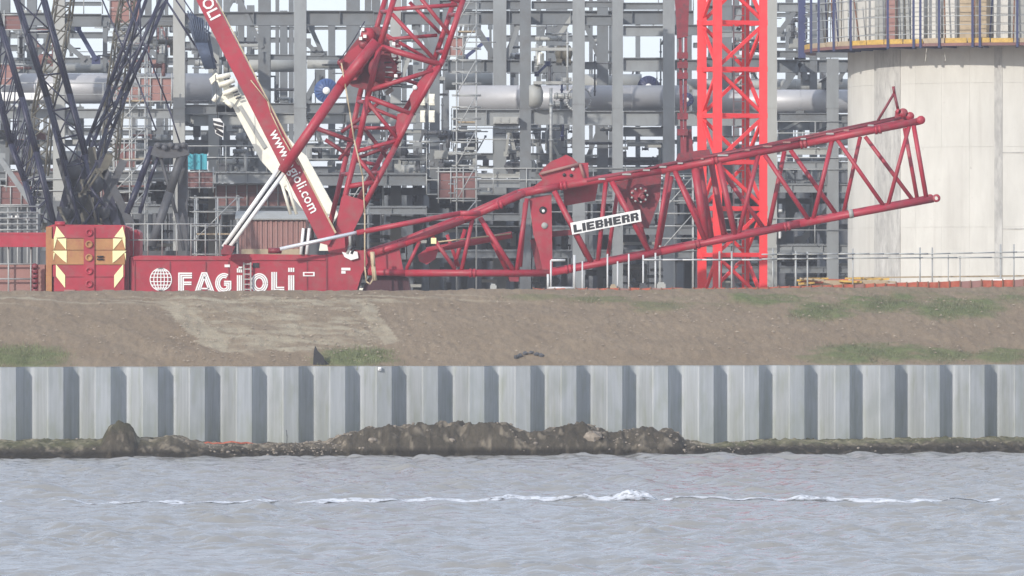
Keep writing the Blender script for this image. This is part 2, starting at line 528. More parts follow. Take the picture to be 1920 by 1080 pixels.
# ------------------------------------------------------------------ sheet pile wall
def pile_mat():
    m, nt, b = new_mat('galvanised_sheet_pile_steel')
    N, L = nt.nodes, nt.links
    g = N.new("ShaderNodeNewGeometry")
    mp = N.new("ShaderNodeMapping"); mp.inputs['Scale'].default_value = (9.0, 9.0, 0.28)
    L.new(g.outputs['Position'], mp.inputs[0])
    n1 = N.new("ShaderNodeTexNoise"); n1.inputs['Scale'].default_value = 1.4; n1.inputs['Detail'].default_value = 7; n1.inputs['Roughness'].default_value = .6
    L.new(mp.outputs[0], n1.inputs[0])
    r = N.new("ShaderNodeValToRGB")
    r.color_ramp.elements[0].position = .30; r.color_ramp.elements[0].color = (0.29, 0.31, 0.325, 1)
    r.color_ramp.elements[1].position = .66; r.color_ramp.elements[1].color = (0.38, 0.40, 0.415, 1)
    L.new(n1.outputs[0], r.inputs[0])
    n2 = N.new("ShaderNodeTexNoise"); n2.inputs['Scale'].default_value = 0.9; n2.inputs['Detail'].default_value = 6
    mp2 = N.new("ShaderNodeMapping"); mp2.inputs['Scale'].default_value = (1.6, 1.6, 0.9)
    L.new(g.outputs['Position'], mp2.inputs[0]); L.new(mp2.outputs[0], n2.inputs[0])
    r2 = N.new("ShaderNodeValToRGB")
    r2.color_ramp.elements[0].position = .47; r2.color_ramp.elements[0].color = (0, 0, 0, 1)
    r2.color_ramp.elements[1].position = .72; r2.color_ramp.elements[1].color = (.55, .55, .55, 1)
    L.new(n2.outputs[0], r2.inputs[0])
    mx = N.new("ShaderNodeMixRGB"); mx.inputs[2].default_value = (0.225, 0.25, 0.24, 1)
    L.new(r2.outputs[0], mx.inputs[0]); L.new(r.outputs[0], mx.inputs[1])
    n4 = N.new("ShaderNodeTexNoise"); n4.inputs['Scale'].default_value = 2.2; n4.inputs['Detail'].default_value = 6
    mp4 = N.new("ShaderNodeMapping"); mp4.inputs['Scale'].default_value = (2.2, 2.2, 0.5)
    L.new(g.outputs['Position'], mp4.inputs[0]); L.new(mp4.outputs[0], n4.inputs[0])
    sx4 = N.new("ShaderNodeSeparateXYZ"); L.new(g.outputs['Position'], sx4.inputs[0])
    mz = N.new("ShaderNodeMapRange"); mz.inputs['From Min'].default_value = 1.5; mz.inputs['From Max'].default_value = .35
    L.new(sx4.outputs['Z'], mz.inputs['Value'])
    r4 = N.new("ShaderNodeValToRGB"); r4.color_ramp.elements[0].position = .5; r4.color_ramp.elements[1].position = .75
    r4.color_ramp.elements[0].color = (0, 0, 0, 1); r4.color_ramp.elements[1].color = (.5, .5, .5, 1)
    L.new(n4.outputs[0], r4.inputs[0])
    ad = N.new("ShaderNodeMath"); ad.operation = 'MULTIPLY_ADD'; ad.inputs[1].default_value = .28; ad.use_clamp = True
    L.new(mz.outputs[0], ad.inputs[0]); L.new(r4.outputs[0], ad.inputs[2])
    mx4 = N.new("ShaderNodeMixRGB"); mx4.inputs[2].default_value = (0.24, 0.26, 0.20, 1)
    L.new(ad.outputs[0], mx4.inputs[0]); L.new(mx.outputs[0], mx4.inputs[1])
    mx = mx4
    oi = N.new("ShaderNodeObjectInfo")
    hv = N.new("ShaderNodeHueSaturation")
    mr = N.new("ShaderNodeMapRange"); mr.inputs['To Min'].default_value = 0.86; mr.inputs['To Max'].default_value = 1.12
    L.new(oi.outputs['Random'], mr.inputs['Value']); L.new(mr.outputs[0], hv.inputs['Value'])
    L.new(mx.outputs[0], hv.inputs['Color'])
    L.new(hv.outputs[0], b.inputs['Base Color'])
    b.inputs['Metallic'].default_value = 0.12
    b.inputs['Roughness'].default_value = 0.5
    return m
M['pile'] = pile_mat()
M['pilecap'] = surf('pile_top_edge_steel', (0.27, 0.29, 0.30), 0.6, .15, 3)
uw = Vector((1, 0.2, 0)).normalized()            # along the wall
nw = Vector((0.2, -1, 0)).normalized()           # towards the water
pitch = 1.413 * math.sqrt(1.04)
# profile of one pair (along, depth behind front), starting at the left edge of the outer pan
prof = [(0.0, 0.012), (0.012, 0.0), (0.465, 0.0), (0.49, 0.03), (0.74, 0.48), (0.82, 0.56), (0.93, 0.60), (1.03, 0.585), (1.12, 0.53), (1.19, 0.44), (1.405, 0.045), (1.42, 0.045), (pitch, 0.030)]
ztop, zbot = 2.68, -1.6
def pile_mesh():
    b = MB()
    th = 0.018
    prev = None
    for k, (a, d) in enumerate(prof):
        p = uw * a - nw * d
        q = uw * a - nw * (d + th)
        n0 = len(b.v)
        b.v += [(p.x, p.y, zbot), (p.x, p.y, ztop), (q.x, q.y, zbot), (q.x, q.y, ztop)]
        if prev is not None:
            sm = 4 <= k <= 10
            b.face([prev, n0, n0 + 1, prev + 1], sm)
            b.face([prev + 1, n0 + 1, n0 + 3, prev + 3])
            b.face([n0 + 2, prev + 2, prev + 3, n0 + 3])
        prev = n0
    me = bpy.data.meshes.new("sheet_pile")
    me.from_pydata(b.v, [], b.f)
    me.polygons.foreach_set("use_smooth", b.sm)
    me.materials.append(M['pile'])
    # split hard corners
    me.update()
    me.set_sharp_from_angle(angle=rad(38)) if hasattr(me, 'set_sharp_from_angle') else None
    return me
wx0 = -14.98 - 0.465 / math.sqrt(1.04)
n_left, n_right = 6, 27
wroot = thing("sheet_pile_wall", (wx0, wallY(wx0), 0), "galvanised steel sheet pile wall with vertical pans along the water's edge", "sheet pile wall")
pme = pile_mesh()
lip = MB().box(0, 0.02, 0, .02, 0, .02)
for k in range(-n_left, n_right):
    ob = bpy.data.objects.new("sheet_pile", pme)
    COL.objects.link(ob)
    ob.parent = wroot
    p = uw * pitch * k
    ob.location = (p.x + 0, p.y, random.uniform(-.012, .012))
def lipmesh():
    b = MB(); th = .026; prev = None
    for a, d in prof:
        p = uw * a - nw * (d - .004); q = uw * a - nw * (d + .022); n0 = len(b.v)
        b.v += [(p.x, p.y, ztop - .018), (p.x, p.y, ztop + .006), (q.x, q.y, ztop - .018), (q.x, q.y, ztop + .008)]
        if prev is not None:
            b.face([prev, n0, n0 + 1, prev + 1]); b.face([prev + 1, n0 + 1, n0 + 3, prev + 3]); b.face([n0 + 2, prev + 2, prev + 3, n0 + 3])
        prev = n0
    return b
lb = lipmesh()
lme = bpy.data.meshes.new("top_edge"); lme.from_pydata(lb.v, [], lb.f); lme.materials.append(M['pilecap'])
for k in range(-n_left, n_right):
    ob = bpy.data.objects.new("top_edge", lme); COL.objects.link(ob); ob.parent = wroot
    p = uw * pitch * k; ob.location = (p.x, p.y, 0.004 + random.uniform(0, .006))
q = P(711, 692, 201.2)
solo(MB().frame_box((q.x, wallY(q.x) - .08, q.z), (.05, 0, 0), (0, .05, 0), (0, 0, .05)).lathe((q.x, wallY(q.x) - .12, q.z), (0, -1, 0), [(0, .04), (.04, .03), (.05, 0.001)], 10), "marker_stud", M['white'], "small white survey marker fixed to the top of the wall", "survey marker")

# ------------------------------------------------------------------ mud bank in front of the wall
bank_px = [(-400, 832), (0, 832), (60, 828), (150, 830), (190, 826), (205, 800), (222, 790), (240, 793), (252, 806), (258, 822), (285, 826), (320, 820), (350, 829), (390, 834), (480, 836), (560, 834),
           (610, 832), (640, 815), (680, 806), (720, 801), (770, 796), (850, 795), (930, 793), (955, 796), (968, 806), (990, 813), (1020, 808), (1055, 799), (1080, 797),
           (1105, 802), (1130, 808), (1180, 809), (1205, 804), (1222, 806), (1232, 812), (1248, 806), (1270, 812), (1285, 828), (1340, 836), (1400, 832), (1470, 828), (1590, 829), (1700, 826), (1800, 824), (1920, 823), (2400, 820)]
bxp = np.array([a for a, b_ in bank_px], float); byp = np.array([b_ for a, b_ in bank_px], float)
def shoreY(x):                      # waterline
    return 199.55 + 0.235 * x
xs = np.concatenate([np.linspace(-140, -18, 70)[:-1], np.arange(-18, 18.001, 0.05), np.linspace(18, 140, 70)[1:]])
ts = np.concatenate([np.linspace(-0.8, 0, 12)[:-1], np.arange(0, 1.2, 0.03), np.linspace(1.2, 4.6, 50)])
X, T = np.meshgrid(xs, ts)
SY = shoreY(X) + (fbm(X * .9, X * 0 + 5, 4) - .5) * .5
gap = wallY(X) + 0.5 - SY
Yk = SY + np.where(T < 1.2, T, 1.2 + (T - 1.2) / 3.4 * (gap - 1.2))
pxl = 960 + F * X / (SY + .9)
ztop_b = np.maximum((HY - np.interp(pxl, bxp, byp)) * (SY + .9) / F + H, 0.28)
steep = np.clip((ztop_b - .30) * 2.2, 0.15, 1)
u = np.clip(T / (0.95 - 0.35 * steep), 0, 1)
rise = u ** 0.8
n_a = fbm(X * 2.3, Yk * 2.3, 5) - .5
n_b = fbm(X * 7, Yk * 7 + 3, 4) - .5
Zk = np.where(T <= 0, T * 0.5 - .02, ztop_b * rise)
mound = np.clip((ztop_b - .55) * 2.5, 0, 1)
back = np.clip((T - 1.2) / 2.6, 0, 1)
Zk = Zk * (1 - back * mound * 0.75) + n_a * .32 * np.clip(T * 2, 0, 1) * (.5 + mound) + (n_b * .15 - np.abs(fbm(X * 3.4 + 2, Yk * 5, 4) - .5) * .35 * mound) * np.clip(T * 3, 0, 1)
Zk = np.where(T > 0.02, np.maximum(Zk, 0.03 * 1), Zk)
grassy = np.clip((T - .55) * 3, 0, 1) * np.clip((pxl - 1280) / 80, 0, 1) * .55
grassy = np.maximum(grassy, np.clip((T - .4) * 3, 0, 1) * np.clip((300 - np.abs(pxl - 60)) / 200, 0, 1) * .5)
palek = np.clip((T - .6) * 2, 0, 1) * np.clip((fbm(X * 3, Yk * 3, 4) - .38) * 3, 0, 1) * (1 - .6 * mound) + np.clip((fbm(X * 6 + 7, Yk * 6, 3) - .60) * 6, 0, 1) * .5
M['mud'] = soil_mat('dark_tidal_mud', None, [(0.065, 0.056, 0.042), (0.105, 0.09, 0.068), (0.045, 0.04, 0.033), (0.16, 0.135, 0.105)], (0.33, 0.28, 0.21), (0.10, 0.11, 0.05))
o = grid_mesh("mud_bank", X, Yk, Zk, M['mud'], True, {'pale': np.clip(palek, 0, 1), 'green': grassy})
o['kind'] = 'structure'

def bank_z(x, t):
    i = int(np.argmin(np.abs(xs - x))); j = int(np.argmin(np.abs(ts - t)))
    return Yk[j, i], Zk[j, i]
def rock_into(b, c, r, n=7):
    k = len(b.v); rows = 4
    for i in range(rows + 1):
        th = math.pi * i / rows
        for j in range(n):
            ph = 2 * math.pi * j / n
            q = r * random.uniform(.7, 1.1)
            b.v.append((c[0] + q * math.sin(th) * math.cos(ph) * 1.2, c[1] + q * math.sin(th) * math.sin(ph), c[2] + q * .75 * math.cos(th)))
    for i in range(rows):
        for j in range(n):
            b.face([k + i * n + j, k + i * n + (j + 1) % n, k + (i + 1) * n + (j + 1) % n, k + (i + 1) * n + j])
b = MB()
for k in range(800):
    px = random.choice([random.uniform(380, 700), random.uniform(600, 1300), random.uniform(-50, 1960), random.uniform(500, 660), random.uniform(1100, 1420)])
    x = (px - 960) * 200 / F
    t = random.choice([random.uniform(.1, 1.3), random.uniform(.3, 2.6)])
    y, z = bank_z(x, t)
    rock_into(b, (x, y, z), random.choice([.015, .02, .03, .03, .05]) * random.uniform(.7, 1.3), 5)
M['stone'] = surf('pale_rubble_stone', (0.24, 0.205, 0.165), 0.9, 0.4, 5.0)
tag(b.build("rubble", M['stone'], kind='stuff'), 'pale broken stones scattered along the muddy shore', 'rubble')
for px, t, r, lab in [(1112, .45, .26, "large pale boulder half sunk in the mud near the water"), (848, .30, .10, "small pale stone in the face of the longest mud mound"), (700, .35, .12, "pale stone low on the left end of the long mud mound")]:
    x = (px - 960) * 200 / F; y, z = bank_z(x, t); b = MB(); rock_into(b, (x, y, z), r, 9)
    solo(b, "boulder", M['stone'], lab, "boulder")
# red plastic strip, stick, black sheet
b = MB()
pts = []
for k in range(14):
    px = 386 + k * 8.8; x = (px - 960) * 201 / F; y, z = bank_z(x, 2.0)
    pts.append(Vector((x, y, max(z, 0.30) + .05 + random.uniform(-.015, .015))))
for a, c in zip(pts, pts[1:]): b.bar(a, c, .10, .04)
solo(b, "warning_tape", M['net'], "strip of red orange plastic lying at the foot of the wall", "plastic strip")
x = (541 - 960) * 201 / F; y, z = bank_z(x, 1.3)
solo(MB().path([(x, y, z - .1), (x + .02, y, z + .25), (x, y, z + .45)], .012, 5), "stick", M['dim'], "thin dark stick standing upright in the pebbles", "stick")
x, y, z = slope_point(597, 683)
b = MB()
b.prism([(587, 684), (588, 660), (591, 648), (596, 658), (606, 668), (612, 684)], y, .05)
b.prism([(600, 686), (606, 672), (616, 682), (618, 686)], y + .06, .05)
solo(b, "torn_sheet", M['black'], "torn black plastic sheet sticking up from the grass above the wall", "plastic sheet")
b = MB()
for px, py in [(975, 668), (985, 664), (996, 663), (1006, 666), (1015, 668), (968, 671)]:
    x, y, z = slope_point(px, py); rock_into(b, (x, y, z + .03), .09, 7)
solo(b, "debris_heap", M['dim'], "small dark heap of debris low on the bare bank", "debris")

# ------------------------------------------------------------------ water
def water_h(X, Y):
    h = np.zeros_like(X)
    r2 = np.random.default_rng(3)
    mod = fbm(X * .35, Y * .16, 4)
    for k in range(56):
        lam = 0.42 * (5.5 ** r2.random())
        th = r2.normal(1.30, 0.55)
        a = 0.0070 * lam ** 0.95 * r2.uniform(.5, 1.2)
        kx, ky = math.cos(th) * 2 * math.pi / lam, math.sin(th) * 2 * math.pi / lam
        ph = kx * X + ky * Y + r2.random() * 6.28 + 3.0 * fbm(X * .25 + k, Y * .22, 2)
        s = np.sin(ph)
        h += a * (s + 0.5 * (s * s - .5)) * (0.30 + 1.4 * mod)
    return h
xs = np.concatenate([np.linspace(-700, -24, 40)[:-1], np.arange(-24, 24.001, 0.11), np.linspace(24, 700, 40)[1:]])
ys = np.concatenate([np.linspace(-250, 104, 50)[:-1], np.arange(104, 209, 0.10), np.linspace(209, 240, 16)[1:]])
X, Y_ = np.meshgrid(xs, ys)
fade = np.clip((40 - np.abs(X)) / 14, 0, 1) * np.clip((Y_ - 90) / 12, 0, 1)
Zw = water_h(X, Y_) * fade
Zw = np.where(Y_ > wallY(X) + .2, -1.2, Zw)
m, nt, b = new_mat('river_water')
N, L = nt.nodes, nt.links
tc = N.new("ShaderNodeTexCoord")
mp = N.new("ShaderNodeMapping"); mp.inputs['Scale'].default_value = (1.0, .8, 1)
L.new(tc.outputs['Object'], mp.inputs[0])
n1 = N.new("ShaderNodeTexNoise"); n1.inputs['Scale'].default_value = 2.4; n1.inputs['Detail'].default_value = 6
L.new(mp.outputs[0], n1.inputs[0])
bp = N.new("ShaderNodeBump"); bp.inputs['Distance'].default_value = .05; bp.inputs['Strength'].default_value = 1
L.new(n1.outputs[0], bp.inputs['Height']); L.new(bp.outputs[0], b.inputs['Normal'])
b.inputs['Base Color'].default_value = (0.25, 0.245, 0.23, 1)
b.inputs['Roughness'].default_value = 0.15
b.inputs['IOR'].default_value = 1.33
M['water'] = m
o = grid_mesh("water", X, Y_, Zw, m)
o['kind'] = 'structure'

# foam line of a breaking ripple
fx = np.arange(-14, 13.5, 0.035); fy = np.arange(-1.1, 1.1, 0.05)
X, V = np.meshgrid(fx, fy); _g = 0
pxf = 960 + F * X / 157
D0 = F * H / (np.interp(pxf, [0, 400, 960, 1080, 1240, 1500, 1900], [943, 945, 939, 938, 939, 941, 942]) - HY)
hump = 1.0 * np.interp(pxf, [0, 400, 700, 1020, 1070, 1095, 1120, 1140, 1165, 1190, 1215, 1240, 1300, 1440, 1470, 1500, 1530, 1560, 1600, 1780, 1840, 1880, 1900],
                 [.045, .05, .06, .07, .09, .12, .07, .11, .18, .25, .22, .06, .045, .05, .05, .11, .10, .05, .03, .03, .06, .03, 0])
thr = np.interp(pxf, [0, 900, 1240, 1450, 1560, 1600, 1750, 1900], [.10, .05, .02, .12, .10, .28, .26, .42])
nn = fbm(X * 1.4 + 5, V * 2.5, 4)
prof_v = np.clip(1 - (V / (.25 + hump * 2.5)) ** 2, 0, 1)
Zf = hump * prof_v * (0.35 + 1.1 * fbm(X * 4, V * 6, 4)) + .004
fadef = np.clip((nn + prof_v * .10 - thr) * 14, 0, 1)
Zf = Zf * fadef
keep = (prof_v > 0.02) & (fadef > 0)
Yf = D0 + V + (fbm(X * .6, X * 0, 3) - .5) * 1.2
Zf = Zf + water_h(X, Yf) * 1.0
ny, nx = X.shape
idx = np.arange(nx * ny).reshape(ny, nx)
kq = keep[:-1, :-1] & keep[1:, 1:]
q = np.stack([idx[:-1, :-1], idx[:-1, 1:], idx[1:, 1:], idx[1:, :-1]], -1)[kq]
me = bpy.data.meshes.new("foam")
me.from_pydata(np.stack([X, Yf, Zf], -1).reshape(-1, 3).tolist(), [], q.tolist())
fm = surf('white_water_foam', (0.60, 0.62, 0.65), 0.8, .08, 6, bump=.03, bump_scale=14)
me.materials.append(fm)
me.polygons.foreach_set("use_smooth", [True] * len(me.polygons))
at = me.attributes.new("edge_fade", 'FLOAT', 'POINT')
at.data.foreach_set("value", (np.clip(fadef, 0, 1) * np.clip(prof_v * 2.2, 0, 1)).reshape(-1).astype(np.float32))
nt = fm.node_tree; N, L = nt.nodes, nt.links
tc = N.new("ShaderNodeTexCoord"); fn = N.new("ShaderNodeTexNoise"); fn.inputs['Scale'].default_value = 7.0; fn.inputs['Detail'].default_value = 8
fr_ = N.new("ShaderNodeMapRange"); fr_.inputs['From Min'].default_value = .25; fr_.inputs['From Max'].default_value = .52
L.new(tc.outputs['Object'], fn.inputs[0]); L.new(fn.outputs[0], fr_.inputs['Value']); ea = N.new('ShaderNodeAttribute'); ea.attribute_name = 'edge_fade'; em = N.new('ShaderNodeMath'); em.operation = 'MULTIPLY'; L.new(ea.outputs['Fac'], em.inputs[0]); L.new(fr_.outputs[0], em.inputs[1]); L.new(em.outputs[0], N["Principled BSDF"].inputs['Alpha'])
o = bpy.data.objects.new("foam", me); COL.objects.link(o)
o['kind'] = 'stuff'
tag(o, 'line of white foam from a breaking ripple across the river', 'foam')

# ================================================================== STEEL PIPE RACKS
YF, YM, YB = 282.0, 292.0, 306.0
def hcol(root, px, w, Y, py0=-70, mat='galv', name='column', zb=PLAT, turned=False):
    x = (px - 960) * Y / F
    ww = U(w, Y)
    zt = H - (py0 - HY) * Y / F
    b = MB()
    up = (1, 0, 0) if turned else (0, 1, 0)
    b.ibeam((x, Y, zb), (x, Y, zt), ww, ww * .95, 0.035, up)
    # base plate and splice plates
    b.box(x - ww * .7, x + ww * .7, Y - ww * .7, Y + ww * .7, zb, zb + .05)
    for lv in (4.9, 9.6):
        z = zb + lv
        if z < zt:
            b.box(x - ww * .54, x + ww * .54, Y - ww * .52, Y + ww * .52, z, z + .06)
    return b.build(name, M[mat], root)
def hbeam(root, px0, px1, py0, py1, Y, mat='galv', name='beam', fl=None):
    a, c = P(px0, (py0 + py1) / 2, Y), P(px1, (py0 + py1) / 2, Y)
    h = U(py1 - py0, Y)
    b = MB().ibeam(a, c, fl or h * .7, h, 0.035)
    n = max(1, int((c.x - a.x) / 1.3))
    for i in range(n + 1):                       # web stiffeners
        x = a.x + (c.x - a.x) * i / n
        b.box(x - .012, x + .012, Y - h * .3, Y + h * .3, a.z - h / 2 + .036, a.z + h / 2 - .036)
    return b.build(name, M[mat], root)
def brace(root, x0, y0, x1, y1, w, Y, mat='galv', name='brace', round_=False):
    b = MB()
    if round_:
        b.tube(P(x0, y0, Y), P(x1, y1, Y), U(w, Y) / 2, 10)
    else:
        b.ibeam(P(x0, y0, Y), P(x1, y1, Y), U(w, Y) * .9, U(w, Y), .025, (0, 1, 0))
    # gusset plates at both ends
    for x, y in ((x0, y0), (x1, y1)):
        p = P(x, y, Y); g = U(w, Y) * .9
        b.frame_box(p, (g, 0, 0), (0, .012, 0), (0, 0, g))
    return b.build(name, M[mat], root)
def depth_beams(root, px, pys, Ya, Yb_, mat='galv2'):
    for py in pys:
        p = P(px, py, Ya)
        b = MB().ibeam((p.x, Ya + .25, p.z), (p.x, Yb_ - .25, p.z), .3, .45, .03)
        b.build('cross_beam', M[mat], root)

racks = {}
for key, px, lab in [('A', 170, 'grey steel pipe rack behind the dark blue lattice cranes at the left'),
                     ('B', 570, 'grey steel pipe rack seen through the crossed red masts'),
                     ('C', 1030, 'tall grey steel pipe rack in the middle, left of the bright red tower crane'),
                     ('D', 1450, 'grey steel pipe rack between the red tower crane and the concrete silo')]:
    racks[key] = thing("steel_pipe_rack", ((px - 960) * YF / F, YF, PLAT), lab, "pipe rack", "steel pipe racks of the plant")
A, B_, C_, D_ = (racks[k] for k in 'ABCD')

# columns: (rack, px, width, Y, top, material)
for r, px, w, Y, top, mt in [
    (A, -60, 22, YF, -70, 'galv'), (A, 111, 22, YF, -70, 'galv3'), (A, 336, 22, YF, -10, 'galv3'), (A, 60, 18, YM, -60, 'galv2'), (A, 10, 18, YM, -60, 'galv2'), (A, 197, 8, YM, 40, 'galv2'),
    (A, 222, 16, YB, 0, 'galv2'), (A, 300, 14, YB, -60, 'galv2'), (A, 401, 20, YM, 60, 'olive2'), (A, 150, 14, YB, 200, 'galv2'),
    (B_, 425, 12, YB, -60, 'galv2'), (B_, 496, 23, YM, -70, 'galv2'), (B_, 563, 23, YF, -70, 'galv'), (B_, 622, 13, YB, 20, 'galv2'), (B_, 662, 25, YM, -70, 'galv2'),
    (B_, 532, 14, YB, 20, 'galv2'), (B_, 470, 14, YB, 10, 'galv2'), (B_, 705, 16, YB, -60, 'galv2'), (B_, 742, 20, YM, -60, 'galv3'), (B_, 783, 17, YB, -50, 'galv'), (B_, 815, 19, YM, -60, 'galv2'),
    (C_, 870, 12, YB, 170, 'galv2'), (C_, 937, 25, YM, -60, 'galv'), (C_, 968, 9, YB, -50, 'galv2'), (C_, 985, 21, YF, -70, 'galv2'), (C_, 1033, 18, YB, -60, 'galv2'), (C_, 1085, 23, YF - 6, -70, 'galv'),
    (C_, 1130, 21, YM, -40, 'galv2'), (C_, 1158, 20, YF, -70, 'galv'), (C_, 1196, 9, YB, 40, 'galv2'), (C_, 1254, 22, YF, -70, 'galv'), (C_, 1058, 12, YB, -40, 'galv2'), (C_, 908, 11, YB, 320, 'galv2'),
    (D_, 1362, 20, YM, -60, 'galv2'), (D_, 1290, 14, YB, -60, 'galv2'), (D_, 1446, 21, YF, -70, 'galv3'), (D_, 1480, 14, YB, -40, 'galv2'), (D_, 1561, 22, YF, 110, 'galv'), (D_, 1525, 14, YM, 20, 'galv2'),
    (D_, 1652, 22, YF + 4, -70, 'galv')]:
    if mt == 'olive2': mt = 'galv3'
    hcol(r, px, w, Y, top, mt)
# beams: (rack, x0, x1, y0, y1, Y, mat)
for r, x0, x1, y0, y1, Y, mt in [
    # upper tier
    (A, -70, 100, 24, 48, YF, 'galv2'), (A, 122, 190, 26, 50, YF, 'galv2'), (A, 190, 325, 28, 50, YM, 'galv2'), (A, -60, 200, 60, 72, YB, 'galv2'), (A, 347, 420, 25, 48, YF, 'galv2'),
    (A, -70, 325, 204, 222, YF, 'galv'), (A, 347, 500, 196, 214, YF, 'galv2'), (A, 347, 520, 214, 236, YM, 'galv3'), (A, -60, 420, 108, 122, YB, 'galv2'), (A, 120, 190, 3, 11, YM, 'galv2'),
    (B_, 400, 551, 22, 48, YF, 'galv2'), (B_, 575, 700, 20, 48, YF, 'galv2'), (B_, 430, 551, 102, 112, YM, 'galv2'), (B_, 575, 760, 104, 112, YM, 'galv2'), (B_, 508, 760, 50, 56, YB, 'galv2'),
    (B_, 405, 551, 193, 212, YF, 'galv2'), (B_, 575, 800, 193, 212, YF, 'galv2'), (B_, 508, 780, 212, 232, YM, 'galv3'), (B_, 680, 830, 22, 46, YM, 'galv2'), (B_, 700, 830, 90, 104, YM, 'galv2'),
    (C_, 820, 975, 0, 18, YM, 'galv2'), (C_, 840, 1300, 20, 46, YM, 'galv2'), (C_, 997, 1074, 2, 17, YF, 'galv2'), (C_, 1096, 1147, 2, 14, YF, 'galv2'), (C_, 1169, 1243, 5, 18, YF, 'galv2'),
    (C_, 1096, 1147, 28, 48, YF, 'galv2'), (C_, 1169, 1243, 48, 68, YF, 'galv'), (C_, 840, 975, 112, 136, YM, 'galv2'), (C_, 997, 1074, 114, 136, YM, 'galv2'), (C_, 1169, 1243, 108, 134, YF, 'galv'),
    (C_, 1096, 1147, 116, 130, YM, 'galv2'), (C_, 850, 974, 205, 236, YF, 'galv'), (C_, 996, 1074, 205, 234, YF, 'galv'), (C_, 1096, 1147, 208, 235, YF, 'galv'), (C_, 1169, 1243, 208, 236, YF, 'galv'),
    (C_, 1266, 1310, 208, 236, YF, 'galv'), (C_, 1266, 1310, 46, 66, YF, 'galv2'), (C_, 1266, 1310, 112, 132, YF, 'galv2'),
    (D_, 1312, 1435, 58, 70, YF, 'galv'), (D_, 1312, 1435, 10, 40, YM, 'galv2'), (D_, 1312, 1435, 108, 130, YM, 'galv2'), (D_, 1457, 1600, 5, 22, YM, 'galv'), (D_, 1457, 1600, 24, 32, YM, 'galv2'),
    (D_, 1457, 1600, 95, 108, YF, 'galv2'), (D_, 1457, 1600, 112, 136, YM, 'galv2'), (D_, 1312, 1435, 212, 236, YF, 'galv'), (D_, 1457, 1550, 212, 226, YF, 'galv2'), (D_, 1572, 1640, 214, 232, YF, 'galv2'),
    (D_, 1457, 1640, 226, 244, YM, 'galv2'),
    # lower tiers
    (A, -70, 325, 322, 340, YF, 'galv2'), (A, 347, 520, 323, 344, YF, 'galv'), (A, 347, 520, 262, 276, YM, 'galv2'), (A, -70, 325, 262, 274, YM, 'galv2'), (A, -70, 325, 385, 400, YF, 'galv2'),
    (B_, 405, 551, 292, 312, YM, 'galv2'), (B_, 575, 800, 326, 348, YF, 'galv2'), (B_, 575, 800, 290, 302, YM, 'galv2'), (B_, 405, 800, 352, 366, YM, 'galv2'), (B_, 405, 800, 388, 402, YF, 'galv2'),
    (C_, 895, 974, 326, 334, YF, 'galv3'), (C_, 895, 974, 336, 352, YF, 'galv'), (C_, 800, 1074, 287, 300, YM, 'galv2'), (C_, 996, 1147, 322, 336, YM, 'galv2'), (C_, 1096, 1243, 295, 310, YM, 'galv2'),
    (C_, 1169, 1243, 238, 256, YM, 'galv'), (C_, 996, 1300, 365, 382, YF, 'galv2'), (C_, 800, 985, 400, 414, YF, 'galv2'), (C_, 996, 1300, 425, 440, YF, 'galv2'), (C_, 800, 1300, 470, 484, YF, 'galv2'),
    (D_, 1457, 1600, 277, 290, YF, 'galv3'), (D_, 1300, 1435, 292, 306, YM, 'galv2'), (D_, 1457, 1600, 303, 316, YF, 'galv'), (D_, 1312, 1600, 345, 361, YF, 'galv'), (D_, 1312, 1600, 372, 382, YM, 'galv2'),
    (D_, 1312, 1600, 459, 474, YF, 'galv'), (D_, 1312, 1600, 420, 430, YM, 'galv2'), (D_, 1312, 1600, 500, 512, YF, 'galv2')]:
    hbeam(r, x0, x1, y0, y1, Y, mt)
